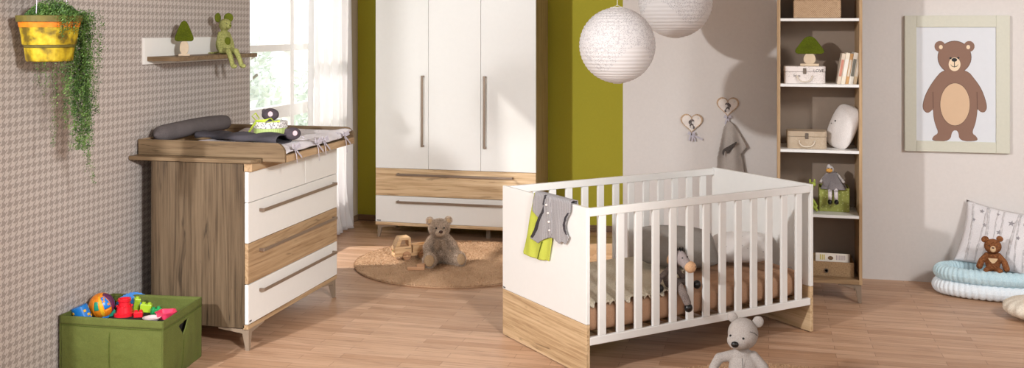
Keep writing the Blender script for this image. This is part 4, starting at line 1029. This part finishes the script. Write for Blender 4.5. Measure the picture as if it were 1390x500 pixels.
# ---- rugs
M['rug'] = fabric('rug_pile', (206, 172, 140), (170, 136, 104), scale=220, bump=.6, big=5)
def rug(label, x, y, r, n, cam_side):
    b = BM(); lathe(b, [(0, .001), (r-.006, .001), (r, .006), (r-.004, .014), (r-.02, .016), (0, .016)], 96); obj_ = obj('round_rug', b, M['rug'])
    me = obj_.data; rr = random.Random(int(x*100)); vs = [v.co.copy() for v in me.vertices]; fs = [tuple(p.vertices) for p in me.polygons]
    for k in range(n):
        a = rr.uniform(0, 6.283); q = r*math.sqrt(rr.random()); p = Vector((q*math.cos(a), q*math.sin(a), .0135))
        if k % 9 == 0: p = Vector(((r-.004)*math.cos(a), (r-.004)*math.sin(a), rr.uniform(.003, .012)))
        d = Vector((rr.gauss(0, .004), rr.gauss(0, .004), .0)); s_ = Vector((rr.uniform(-1, 1), rr.uniform(-1, 1), 0)).normalized()*.0022
        if k % 9 == 0: d = Vector((math.cos(a), math.sin(a), 0))*.008
        i = len(vs); vs += [p-s_, p+s_, p+d+Vector((0, 0, rr.uniform(.006, .012)))]; fs.append((i, i+1, i+2))
    me.clear_geometry(); me.from_pydata(vs, [], fs); obj_.location = (x, y, 0)
    return tag(obj_, label, 'rug')
rug('round tan pile rug under the fluffy bear and the wooden truck', -2.12, 6.93, .70, 42000, 0)
rug('round tan pile rug at the bottom edge under the grey bear', .08, 4.47, .72, 42000, 0)
RUGZ = .020

# ---- bears
def bear(name, label, loc, rz, H, mats, spec):
    """sitting bear, local -y is forward, unit height 1 scaled by H"""
    T = thing(name, label, 'teddy bear', loc, rz); S_ = lambda *a: tuple(x*H for x in a)
    b = BM()
    for e in spec['ell']: ell(b, S_(*e[0]), S_(*e[1]), e[2] if len(e) > 2 else (0, 0, 0))
    for c_ in spec['chain']: chain(b, [S_(*p) for p in c_[0]], [r_*H for r_ in c_[1]])
    blob('body', b, mats['fur'], T, max(.0028, .012*H), 5, spec.get('fur'))
    b = BM()
    for e in spec['head']: ell(b, S_(*e[0]), S_(*e[1]), e[2] if len(e) > 2 else (0, 0, 0))
    blob('head', b, mats['fur'], T, max(.0028, .012*H), 5, spec.get('headfur'))
    for e in spec['ears']:
        b = BM(); ell(b, S_(*e[0]), S_(*e[1]), e[2]); o_ = blob('ear', b, mats['fur'], T, max(.0025, .009*H), 2, spec.get('earfur'))
        if 'inner' in mats: obj('inner_ear', ell(BM(), S_(e[0][0]*.99, e[0][1]-e[1][1]*.75, e[0][2]-.003), S_(e[1][0]*.66, e[1][1]*.5, e[1][2]*.66), e[2]), mats['inner'], o_, smooth=True)
    for nm, key in (('muzzle', 'muzzle'), ('nose', 'nose')):
        if key in spec: obj(nm, ell(BM(), S_(*spec[key][0]), S_(*spec[key][1])), mats[key], T, smooth=True)
    for e in spec['eyes']: obj('eye', ell(BM(), S_(*e), H*spec.get('eyer', .016), u=12, v=8), M['black'], T, smooth=True)
    for e in spec.get('pads', []): obj('foot_pad', ell(BM(), S_(*e[0]), S_(*e[1]), e[2]), mats['pad'], T, smooth=True)
    return T, S_
M['fur'] = fabric('taupe_fur', (224, 204, 184), (176, 154, 134), scale=120, bump=.5, big=25); M['padtan'] = fabric('tan_pad', (196, 164, 128), scale=300, amt=.12)
M['noseb'] = plain('brown_nose', (74, 44, 34), .35); M['muzz'] = fabric('muzzle_fur', (220, 200, 178), (180, 156, 134), scale=160, bump=.5)
px_ = onz(593, 358, RUGZ)
fl = dict(
  ell=[((0, 0, .33), (.215, .19, .30)), ((0, -.06, .22), (.20, .17, .2)), ((.40, -.44, .16), (.145, .075, .16), (-15, 0, 25)), ((-.26, -.50, .17), (.15, .075, .165), (-15, 0, -12))],
  chain=[([(-.16, -.02, .52), (-.27, -.08, .36), (-.26, -.20, .20)], [.085, .085, .075]), ([(.16, -.02, .54), (.29, -.06, .40), (.36, -.14, .24)], [.085, .085, .075]),
         ([(.12, -.10, .14), (.36, -.36, .13)], [.13, .11]), ([(-.10, -.12, .14), (-.24, -.42, .13)], [.13, .11])],
  head=[((0, -.03, .765), (.225, .195, .195)), ((0, -.13, .70), (.19, .12, .13))],
  ears=[((-.205, .0, .925), (.085, .045, .085), (0, -20, 0)), ((.205, .0, .925), (.085, .045, .085), (0, 20, 0))],
  muzzle=((.0, -.235, .695), (.115, .085, .085)), nose=((.005, -.315, .735), (.048, .03, .034)), eyes=[(-.085, -.215, .80), (.085, -.215, .80)], eyer=.02,
  pads=[((.425, -.505, .165), (.105, .025, .12), (-15, 0, 25)), ((-.275, -.575, .175), (.11, .025, .125), (-15, 0, -12))],
  fur=(26000, .011, .0011), headfur=(14000, .010, .0011), earfur=(2500, .006, .001))
T, S_ = bear('teddy_bear', 'fluffy taupe teddy bear sitting on the round rug by the wardrobe', (px_.x, px_.y+.05, RUGZ-.004), facing(px_.x, px_.y, 6), .315, dict(fur=M['fur'], muzzle=M['muzz'], nose=M['noseb'], pad=M['padtan'], inner=M['padtan']), fl)
b = BM(); ell(b, S_(-.06, -.20, .42), S_(.06, .05, .17), (0, 12, 0)); ell(b, S_(.06, -.20, .42), S_(.05, .05, .15), (0, -12, 0)); blob('chest_tuft', b, M['muzz'], T, .004, 3, (2500, .010, .001))

M['greyfab'] = fabric('grey_marl', (186, 178, 172), (152, 144, 138), scale=420, bump=.35)
g_ = onz(1010, 541, RUGZ)
gb = dict(
  ell=[((0, 0, .30), (.175, .15, .24)), ((0, .0, .16), (.19, .17, .15)), ((-.02, -.01, .50), (.10, .09, .10))],
  chain=[([(-.09, .0, .49), (-.27, -.02, .44), (-.335, -.05, .33), (-.34, -.12, .24)], [.058, .056, .050, .050]), ([(.10, .0, .49), (.21, -.02, .38), (.25, -.09, .26), (.24, -.16, .20)], [.058, .058, .052, .052]),
         ([(-.10, -.05, .12), (-.30, -.20, .24), (-.35, -.34, .14), (-.34, -.42, .08)], [.095, .088, .070, .065]), ([(.10, -.05, .12), (.20, -.24, .16), (.25, -.42, .10)], [.095, .085, .075])],
  head=[((-.01, -.02, .735), (.168, .165, .175), (0, 6, 0)), ((-.05, -.10, .675), (.13, .12, .10)), ((-.072, -.165, .655), (.085, .07, .06))],
  ears=[((-.125, .02, .895), (.058, .032, .062), (0, -30, 0)), ((.150, .02, .865), (.062, .034, .07), (0, 30, 0))],
  nose=((-.082, -.235, .668), (.042, .026, .034)), eyes=[(-.135, -.150, .738), (.005, -.188, .728)], eyer=.013)
T, S_ = bear('teddy_bear', 'light grey smooth teddy bear sitting in front of the crib', (g_.x, g_.y, RUGZ-.004), facing(g_.x, g_.y, -4), .395, dict(fur=M['greyfab'], nose=M['black']), gb)
b = BM(); 
tube(b, [S_(.075, -.165, .80), S_(.12, -.13, .78), S_(.15, -.08, .74)], .0012, 5); tube(b, [S_(-.01, -.149, .50), S_(.0, -.153, .38), S_(.0, -.155, .25)], .0012, 5)
obj('seam', b, M['lining'], T)

# ---- wooden truck
c_ = onz(551, 351, RUGZ)
T = thing('toy_truck', 'natural wooden toy truck with open cab window beside the fluffy bear', 'toy truck', (c_.x, c_.y+.01, RUGZ-.003), facing(c_.x, c_.y, 0)+R(16))
def tw(a, c, t): return Vector((a, -.045+t, c))
# cab outline with a window opening: four bars round the opening
for nm, pts in (('cab', [(-.085, .045), (-.095, .085), (-.068, .150), (-.058, .158), (.012, .158), (.022, .148), (.028, .045)]),):
    hole = [(-.060, .098), (-.045, .140), (.002, .140), (.006, .098)]
    b = BM(); O = [pts[1], pts[2], pts[4], pts[6]]
    for q in range(4):
        pass
    prism(b, [(-.095, .045), (-.098, .080), (-.091, .095), (.024, .095), (.028, .045)], tw, .09)
    prism(b, [(-.091, .095), (-.070, .145), (-.062, .140), (-.045, .140), (-.060, .098), (-.075, .095)], tw, .09)
    prism(b, [(-.070, .144), (-.062, .156), (-.05, .160), (.010, .160), (.022, .152), (.018, .139), (-.050, .139)], tw, .09)
    prism(b, [(.004, .094), (.002, .141), (.020, .150), (.026, .094)], tw, .09)
    obj('cab', b, M['beech'], T, bevel=.004, seg=3)
obj('chassis', bx(-.098, .16, -.038, .038, .024, .046), M['beech'], T, bevel=.003)
obj('loading_bed', bx(.034, .16, -.045, .045, .046, .062), M['beech'], T, bevel=.003)
for q in ((.034, .042, -.045, .045), (.152, .160, -.045, .045), (.042, .152, -.045, -.037), (.042, .152, .037, .045)): obj('bed_side', bx(*q, .062, .098), M['beech'], T, bevel=.002)
M['wheel'] = wood('wheel_wood', (186, 140, 104), (150, 108, 76), (200, 158, 122), axis='x', joints=False)
for wx in (.0, .115):
    for wy in (-.058, .042):
        mt = Matrix.Translation((wx-.01, wy, .030)) @ Matrix.Rotation(R(-90), 4, 'X')
        w_ = obj('wheel', lathe(BM(), [(.0, 0), (.026, 0), (.030, .003), (.030, .013), (.026, .016), (0, .016)], 28, mt), M['wheel'], T)
        obj('hub', lathe(BM(), [(.0, -.003), (.005, -.003), (.007, 0), (.007, .016), (.0, .019)], 12, mt), M['beech'], w_)
b = BM(); prism(b, [(-.0065+.013*k, 0) for k in (0, 1)]+[(.0065, .008), (0, .012), (-.0065, .008)], lambda a, c, t: Vector((-.0985-t, a, .058+c)), .001); obj('painted_leaf', b, plain('toy_green', (70, 140, 60), .6), T)
b = BM()
for q in (-.03, .03): ell(b, (-.0985, q, .064), (.0012, .006, .006), u=10, v=6)
obj('headlight', b, plain('toy_red', (170, 70, 50), .6), T, smooth=True)
# wooden blocks in front
c_ = onz(563, 366, RUGZ)
for k, (dx_, dy_, rz_, sz, lab) in enumerate(((-.012, 0, 32, (.038, .020, .022), 'small flat wooden block lying left in front of the bear'), (.040, .012, 32, (.026, .022, .040), 'upright small wooden block touching the flat one before the bear'))):
    T = obj('wooden_block', bx(-sz[0], sz[0], -sz[1], sz[1], 0, sz[2]), M['wheel'], bevel=.003); T.location = (c_.x+dx_, c_.y+dy_, RUGZ-.003); T.rotation_euler = (0, 0, facing(c_.x, c_.y)+R(rz_-40))
    tag(T, lab, 'toy block')

# ---- green storage basket with toys
t = NT('green_canvas'); t.b.inputs['Roughness'].default_value = .85
n_ = t.node('ShaderNodeTexNoise', Scale=500.); t.link(t.coord(), n_.inputs['Vector']); n2 = t.node('ShaderNodeTexNoise', Scale=7., Detail=3.); t.link(t.coord(), n2.inputs['Vector'])
t.link(t.ramp(n_.outputs[0], [(.35, srgb(80, 88, 32)), (.65, srgb(98, 106, 44))]), t.b.inputs['Base Color'])
t.bump(t.math('ADD', t.math('MULTIPLY', n_.outputs[0], .06), n2.outputs[0]), .5, .05); M['canvas'] = t.m
KH = .295
kc = [onz(72, 428, KH), onz(221, 437, KH), onz(273, 404, KH), onz(150, 399, KH)]
kc[0].x = max(kc[0].x, XA+.02); kc[3].x = max(kc[3].x, XA+.02)
cen = sum((Vector((p.x, p.y, 0)) for p in kc), Vector())/4
T = thing('storage_basket', 'green canvas storage basket full of plastic toys by the chest', 'basket', cen)
KC = [Vector((p.x, p.y, 0))-cen for p in kc]
def side_f(i, inset=0):
    a, c = KC[i], KC[(i+1) % 4]; d = (c-a).normalized(); n = Vector((d.y, -d.x, 0)); 
    def f(s, z, t=0):
        L = (c-a).length; u = s/L
        bul = .014*math.sin(math.pi*u)*math.sin(math.pi*min(1, z/KH)) + .003*nz(s*16+i*7, z*16)*max(0, math.sin(math.pi*u))**.3
        return a + d*s + n*(bul*(1 if inset == 0 else .6) + t - inset) + Vector((0, 0, z))
    return f, (c-a).length
for i in range(4):
    f, L = side_f(i)
    if i in (1, 3):       # handle opening
        hole = [(L*.34, KH-.062), (L*.60, KH-.052), (L*.44, KH-.118)]
        poly = [(0, 0.002), (L*.44, 0.002)] + [(L*.44, KH-.118), (L*.34, KH-.062), (L*.60, KH-.052), (L*.441, KH-.118)] + [(L*.441, 0.002), (L, .002), (L, KH), (0, KH)]
        o = sheet('side_wall', poly, f, M['canvas'], T, .004, .005, 1)
    else:
        g_ = grid(40, 26, lambda u, v: f(u*L, .002+v*(KH-.002))); o = obj('side_wall', g_, M['canvas'], T, smooth=True); md = o.modifiers.new('t', 'SOLIDIFY'); md.thickness = .005
    o = obj('top_hem', grid(40, 4, lambda u, v: f(u*L, KH-.036+v*.038, .0035+.0008*math.sin(u*160))), M['canvas'], T, smooth=True); md = o.modifiers.new('t', 'SOLIDIFY'); md.thickness = .004
b = BM(); 
for i in (0, 1):
    f, L = side_f(i)
    for zz in (KH-.040,): tube(b, [f(L*k/30, zz, .005) for k in range(31)], .0012, 5)
f, L = side_f(0); tube(b, [f(L*.5, z/20*KH*.84, .004) for z in range(1, 20)], .0012, 5)
f, L = side_f(1); tube(b, [f(L*.44, z/20*KH*.55, .004) for z in range(1, 20)], .0012, 5)
obj('stitching', b, fabric('stitch_thread', (92, 108, 44), scale=400), T)
b = BM(); v_ = [b.verts.new(p+Vector((0, 0, .003))) for p in KC]; b.faces.new(v_); v_ = [b.verts.new(p*.97+Vector((0, 0, .009))) for p in KC]; b.faces.new(v_); obj('bottom', b, M['canvas'], T)
# inner filling support so that toys rest on something: added filler block
def toy_mat(n, c): return plain('plastic_'+n, c, .28, .01)
TM = {n: toy_mat(n, c) for n, c in dict(blue=(28, 120, 200), yellow=(240, 180, 40), orange=(240, 140, 30), purple=(96, 46, 84), red=(214, 30, 44), lime=(160, 190, 50), green=(36, 150, 80), pink=(226, 60, 96), teal=(40, 160, 130), pale=(206, 190, 190), cream=(220, 200, 190)).items()}
TZ = .262
def at(px, py, z=TZ): return onz(px, py, z)
# added filler under the toys, shade between them put into its dark colour
b = BM(); v0 = [b.verts.new(cen+p*.90+Vector((0, 0, .012))) for p in KC]; v1 = [b.verts.new(cen+p*.90+Vector((0, 0, TZ-.03))) for p in KC]
b.faces.new(v0); b.faces.new(v1[::-1])
for i in range(4): b.faces.new((v0[i], v0[(i+1) % 4], v1[(i+1) % 4], v1[i]))
tag(obj('shade_filler', b, fabric('shade_filler_cloth', (58, 52, 50), scale=200), bevel=.02, seg=3), 'added dark filler in the green basket, coloured as shade between the toys', 'blanket')
FZ = TZ-.03
# ball
p = onz(138, 414, FZ+.062); R_ = .060
T = thing('toy_ball', 'orange and blue patchwork ball in the green basket', 'ball', (p.x, p.y, FZ+R_), facing(p.x, p.y)); T.rotation_euler = (R(12), R(-14), facing(p.x, p.y))
def patch(a0, a1, e0, e1, rr): 
    return grid(14, 14, lambda u, v: (rr*math.cos(R(e0+(e1-e0)*v))*math.cos(R(a0+(a1-a0)*u)), rr*math.cos(R(e0+(e1-e0)*v))*math.sin(R(a0+(a1-a0)*u)), rr*math.sin(R(e0+(e1-e0)*v))))
obj('ball_body', ell(BM(), (0, 0, 0), R_, u=36, v=24), TM['orange'], T, smooth=True)
for a0, a1, e0, e1, m_ in ((-100, -84, -70, 80, 'yellow'), (-80, -48, -70, -5, 'orange'), (-80, -48, 0, 60, 'blue'), (-44, 10, -70, 70, 'purple'), (-125, -104, 5, 45, 'teal'), (-180, -130, -60, 60, 'orange'), (-84, -80, -70, 80, 'orange')):
    q = obj('colour_patch', patch(a0, a1, e0, e1, R_+.0008), TM[m_], T, smooth=True); md = q.modifiers.new('t', 'SOLIDIFY'); md.thickness = .001
for a0, e0 in ((-74, 32), (-60, 12), (-66, 44)):
    q = obj('orange_spot', patch(a0, a0+9, e0, e0+10, R_+.0018), TM['orange'], T, smooth=True)
# blue soft cube with yellow patches
p = onz(92, 424, FZ+.04)
T = thing('toy_cylinder', 'blue cylinder toy with yellow patches at the left of the basket', 'toy', (max(p.x, XA+.060), p.y-.028, FZ+.045)); T.rotation_euler = (R(-14), R(-16), facing(p.x, p.y, 20))
obj('toy_body', lathe(BM(), [(0, -.04), (.034, -.04), (.038, -.035), (.038, .035), (.034, .04), (0, .04)], 32), TM['blue'], T, smooth=False)
for a, z in ((10, .015), (50, -.018), (95, .012), (140, -.015), (190, .018), (235, -.015), (280, .012), (325, -.02), (350, .02), (70, .022), (300, -.01)):
    q = Matrix.Rotation(R(a), 4, 'Z') @ Matrix.Translation((.038, 0, z)); b = BM(); box(b, -.001, .0015, -.007, .007, -.006, .006, mtx=q); obj('yellow_patch', b, TM['yellow'], T, bevel=.002)
# blue comb-shaped half disc
p = onz(181, 406, FZ+.05)
T = thing('toy_half_disc', 'bright blue notched half-disc toy behind the red tower', 'toy', (p.x, p.y, FZ+.004), facing(p.x, p.y, 5)); T.rotation_euler = (R(-25), 0, facing(p.x, p.y, 5))
hd = []
for k in range(61):
    a = math.pi*k/60; rr = .082*(1+.04*(k % 4 < 2)); hd.append((rr*math.cos(a), .012+rr*.80*math.sin(a)))
hd += [(-.070, 0), (.070, 0)]
b = BM(); prism(b, hd, lambda a, c, t: Vector((a, t, c)), .016); obj('half_disc', b, TM['blue'], T, bevel=.001)
# red castle tower
p = onz(169, 428, FZ)
T = thing('toy_castle', 'red castle tower mould standing among the basket toys', 'toy', (p.x, p.y, FZ), facing(p.x, p.y))
obj('tower_base', lathe(BM(), [(0, 0), (.052, 0), (.052, .014), (.040, .016), (.036, .045), (0, .045)], 32), TM['red'], T)
obj('tower_top', lathe(BM(), [(.028, .045), (.026, .066), (.031, .070), (.031, .082), (.024, .082), (.024, .070), (0, .070)], 32), TM['red'], T)
for k in range(8):
    a = R(45*k); b = BM(); box(b, -.005, .005, -.004, .004, 0, .008, mtx=Matrix.Translation((.034*math.cos(a), .034*math.sin(a), .043)) @ Matrix.Rotation(a, 4, 'Z')); obj('battlement', b, TM['red'], T)
def brick(label, px, py, col, sx, sy, sz, rz, studs=(2, 1), tilt=(0, 0), zoff=0):
    p = onz(px, py, FZ+zoff+sz/2)
    T = thing('toy_brick', label, 'toy brick', (p.x, p.y, FZ+zoff+abs(math.sin(R(tilt[0])))*sy/2+abs(math.sin(R(tilt[1])))*sx/2)); T.rotation_euler = (R(tilt[0]), R(tilt[1]), facing(p.x, p.y, rz))
    obj('brick_body', bx(-sx/2, sx/2, -sy/2, sy/2, 0, sz), TM[col], T, bevel=.003)
    for i in range(studs[0]):
        for j in range(studs[1]):
            obj('stud', lathe(BM(), [(.0, sz), (.0075, sz), (.0085, sz), (.008, sz+.008), (0, sz+.009)], 16, Matrix.Translation(((i+.5)/studs[0]*sx-sx/2, (j+.5)/studs[1]*sy-sy/2, 0))), TM[col], T)
    return T
brick('lime brick standing upright behind the red castle tower', 184, 414, 'lime', .030, .030, .062, 10, (1, 1), (6, 8))
brick('lime two-stud brick right of the red castle tower', 198, 419, 'lime', .055, .030, .040, -15, (2, 1), (0, 6))
brick('green two-stud brick in the right half of the basket', 212, 423, 'green', .050, .028, .030, 20, (2, 1))
brick('red brick tucked beside the base of the tower', 188, 427, 'red', .042, .030, .026, -8, (2, 1))
brick('teal brick between the ball and the red tower', 150, 425, 'teal', .034, .030, .030, 25, (1, 1), (12, 0))
brick('yellow brick half hidden behind the red tower', 163, 414, 'yellow', .036, .030, .034, 0, (2, 1))
brick('small blue brick low in front of the ball', 142, 430, 'blue', .034, .028, .014, 30, (2, 1))
p = onz(226, 428, FZ+.012)
T = thing('sand_mould', 'pink plastic sand mould at the right front of the basket', 'toy', (p.x, p.y, FZ), facing(p.x, p.y, -30))
obj('mould_body', lathe(BM(), [(0, .0), (.040, 0), (.044, .026), (.050, .028), (.050, .031), (.041, .031), (.036, .006), (0, .006)], 32, None, lambda a, z: 1+.10*math.cos(5*a)), TM['pink'], T)
p = onz(206, 433, FZ+.008)
T = thing('toy_plate', 'pale pink translucent toy plate at the front of the basket', 'toy', (p.x, p.y, FZ), facing(p.x, p.y, 10))
obj('plate_body', lathe(BM(), [(0, .0), (.030, 0), (.042, .012), (.044, .015), (.040, .014), (.028, .004), (0, .004)], 32), TM['pale'], T)

# ---- baby nest, pillow, crochet bear, pouf
M['nestblue'] = fabric('nest_blue', (196, 218, 224), (172, 200, 210), scale=200, bump=.3); M['nestwhite'] = fabric('nest_white', (228, 233, 236), (212, 220, 226), scale=200, bump=.3)
NX, NY, NRX, NRY = 1.445, 6.91, .41, .175
T = thing('baby_nest', 'pale blue and white quilted oval baby nest on the floor', 'baby nest', (NX, NY, 0))
def nest(zc, tr, rx, ry, nr):
    def f(u, v):
        a = 2*math.pi*u; q = 2*math.pi*v; rr = tr*(.84+.16*abs(math.sin(nr*a/2+.6*math.sin(q)))**.6)
        n_ = Vector((math.cos(a)/rx, math.sin(a)/ry, 0)).normalized()
        p = Vector((rx*math.cos(a), ry*math.sin(a), zc)) + n_*(rr*math.cos(q)*.95); p.z += rr*math.sin(q)*.92; return p
    return grid(360, 24, f)
obj('lower_ring', nest(.050, .052, NRX, NRY, 62), M['nestwhite'], T, smooth=True)
obj('upper_ring', nest(.134, .050, NRX-.006, NRY-.004, 66), M['nestblue'], T, smooth=True)
obj('nest_mattress', lathe(BM(), [(0, .012), (.97, .012), (1, .05), (.97, .108), (.6, .118), (0, .12)], 64, Matrix.Diagonal((NRX-.035, NRY-.03, 1, 1))), M['nestwhite'], T, smooth=True)
M['pillowwhite'] = fabric('printed_pillow', (222, 218, 218), (210, 205, 206), scale=250, bump=.1)
prot = (R(-22), R(7), facing(1.3, 6.95, -12))
ploc = (1.392, 6.985, .335)
o, s = pillow('pillow', 'white pillow with grey birch trunk and star print in the baby nest', ploc, prot, .470, .400, .055, M['pillowwhite'], 'pillow', pinch=.10)
prt = plain('print_grey', (196, 191, 191), .9, .1, 60); prd = plain('print_darkgrey', (146, 141, 144), .9, .05, 60)
def on_p(a, z):
    u, v = a/.235, z/.200; p = s(max(-.98, min(.98, u)), max(-.98, min(.98, v)), -1); return Vector((p.x, p.y-.0015, p.z))
def strip(x0_, x1_, w): return [(x0_-w, -.19), (x0_+w, -.19), (x1_+w*.7, .19), (x1_-w*.7, .19)]
for x0_, x1_, w in ((-.165, -.19, .008), (-.115, -.10, .006), (-.06, -.09, .010), (-.02, -.035, .004), (.03, .0, .007), (.075, .09, .010), (.125, .10, .005), (.17, .18, .009)):
    L2 = strip(x0_, x1_, w); q = sheet('birch_print', [(a, c) for a, c in L2], on_p, prt, o, .005, .0006, 1)
def star(cx, cy, r): return [(cx+r*(1 if k % 2 == 0 else .42)*math.cos(R(90+36*k)), cy+r*(1 if k % 2 == 0 else .42)*math.sin(R(90+36*k))) for k in range(10)]
for cx, cy, r in ((-.13, .15, .017), (-.10, .06, .015), (.06, .11, .022), (-.175, .08, .014), (.0, .03, .020), (.14, .12, .014), (-.07, -.03, .013), (.12, .02, .016), (-.03, .155, .012)):
    sheet('star_print', star(cx, cy, r), on_p, prd, o, .003, .0006, 0)
M['crochet'] = fabric('brown_crochet', (142, 92, 58), (98, 58, 34), scale=110, bump=.8); M['crlight'] = fabric('cream_crochet', (222, 190, 150), scale=200, amt=.12)
cb = dict(
  ell=[((0, 0, .28), (.20, .17, .26))],
  chain=[([(-.14, -.02, .45), (-.28, -.06, .30), (-.33, -.12, .16)], [.085, .08, .085]), ([(.14, -.02, .45), (.28, -.06, .30), (.33, -.12, .14)], [.085, .08, .085]),
         ([(-.10, -.12, .10), (-.16, -.30, .09)], [.09, .085]), ([(.10, -.12, .10), (.16, -.30, .09)], [.09, .085])],
  head=[((0, -.02, .70), (.22, .19, .20)), ((0, -.12, .66), (.15, .12, .12))],
  ears=[((-.19, .0, .87), (.10, .045, .09), (0, -20, 0)), ((.17, .0, .91), (.09, .045, .08), (0, 20, 0))],
  muzzle=((0, -.205, .66), (.075, .05, .085)), nose=((0, -.25, .70), (.035, .02, .02)), eyes=[(-.095, -.185, .74), (.095, -.185, .74)], eyer=.014)
T, S_ = bear('teddy_bear', 'small brown crocheted teddy bear with cream chest in the baby nest', (1.322, 6.825, .160), facing(1.33, 6.8, 2), .225, dict(fur=M['crochet'], muzzle=M['crlight'], nose=M['noseb']), cb)
b = BM()
mo = [(-.12*.225+.24*.225*k/12, .225*(.40-.13*math.sin(math.pi*k/12))) for k in range(13)]
prism(b, mo+[(a*.8, .225*.405) for a, c in mo[::-3]], lambda a, c, t: Vector((a, -.170*.225-t+.02*.225*0, c)), .006)
obj('chest_patch', b, M['crlight'], T, bevel=.001)
p = onz(1403, 440, 0)
M['creamknit'] = fabric('cream_knit', (226, 216, 200), (204, 192, 174), scale=160, bump=.5)
T = thing('floor_cushion', 'cream ribbed round floor cushion at the right edge', 'cushion', (p.x+.03, p.y+.10, 0))
obj('cushion_body', grid(96, 24, lambda u, v: (lambda a, e: (.165*math.cos(e)**.8*math.cos(a)*(1+.03*math.cos(16*a)), .165*math.cos(e)**.8*math.sin(a)*(1+.03*math.cos(16*a)), .062+.060*math.sin(e)))(2*math.pi*u, -math.pi/2+math.pi*v*.9999)), M['creamknit'], T, smooth=True)

# small maker's marks seen on the furniture
b = obj('badge', bx(.556, .5572, .012, .034, .148, .155), M['ink'], D)
b = obj('badge', bx(.012, .045, -.0012, 0, .130, .137), M['ink'], W)

# ------------------------------------------------------------------ light
wd = bpy.data.worlds.new('World'); scn.world = wd; wd.use_nodes = True; nt = wd.node_tree
bg = nt.nodes['Background']; bg.inputs[1].default_value = 1.9
tc = nt.nodes.new('ShaderNodeTexCoord'); sp = nt.nodes.new('ShaderNodeSeparateXYZ'); rp = nt.nodes.new('ShaderNodeValToRGB')
nt.links.new(tc.outputs['Generated'], sp.inputs[0]); nt.links.new(sp.outputs[2], rp.inputs[0])
e = rp.color_ramp.elements; e[0].position = .0; e[0].color = (.80, .84, .86, 1); e[1].position = .25; e[1].color = (.93, .97, 1.0, 1)
nt.links.new(rp.outputs[0], bg.inputs[0])
def lamp(name, typ, loc, target, power, color=(1, 1, 1), **k):
    d = bpy.data.lights.new(name, typ); d.energy = power; d.color = color
    for a, v in k.items(): setattr(d, a, v)
    o = bpy.data.objects.new(name, d); COL.objects.link(o); o.location = loc
    o.rotation_euler = (Vector(target)-Vector(loc)).to_track_quat('-Z', 'Y').to_euler(); return o
lamp('key_strobe', 'SPOT', (-3.57, .30, 2.81), (1.3, 6.6, .7), 890, (1, .995, 1), spot_size=R(86), spot_blend=.55, shadow_soft_size=.09)
lamp('fill_spot', 'SPOT', (1.6, .8, 2.6), (-2.9, 5.5, .9), 1180, (1, 1, .995), spot_size=R(42), spot_blend=.85, shadow_soft_size=.25)
lamp('right_spot', 'SPOT', (2.8, 3.5, 2.6), (1.45, 6.6, .75), 330, (.96, .985, 1), spot_size=R(62), spot_blend=.8, shadow_soft_size=.35)
lamp('sun', 'SUN', (-6, 5, 6), Vector((-6, 5, 6))+Vector((1, .36, -.92)), 5.2, (1, .96, .91), angle=R(1.5))

# ------------------------------------------------------------------ camera
cd = bpy.data.cameras.new('camera'); cam = bpy.data.objects.new('camera', cd); COL.objects.link(cam); scn.camera = cam
cam.location = CAM; cam.rotation_euler = (R(90), 0, YAW)
cd.sensor_width = 36; cd.sensor_fit = 'HORIZONTAL'; cd.lens = 36*F/1390; cd.shift_y = -(250-HZ)/1390; cd.clip_end = 200
scn.view_settings.view_transform = 'Standard'; scn.view_settings.look = 'None'; scn.view_settings.gamma = 1; scn.view_settings.use_curve_mapping = False
scn.view_settings.exposure = 0
scn.cycles.use_denoising = True; scn.cycles.max_bounces = 8; scn.cycles.transparent_max_bounces = 12
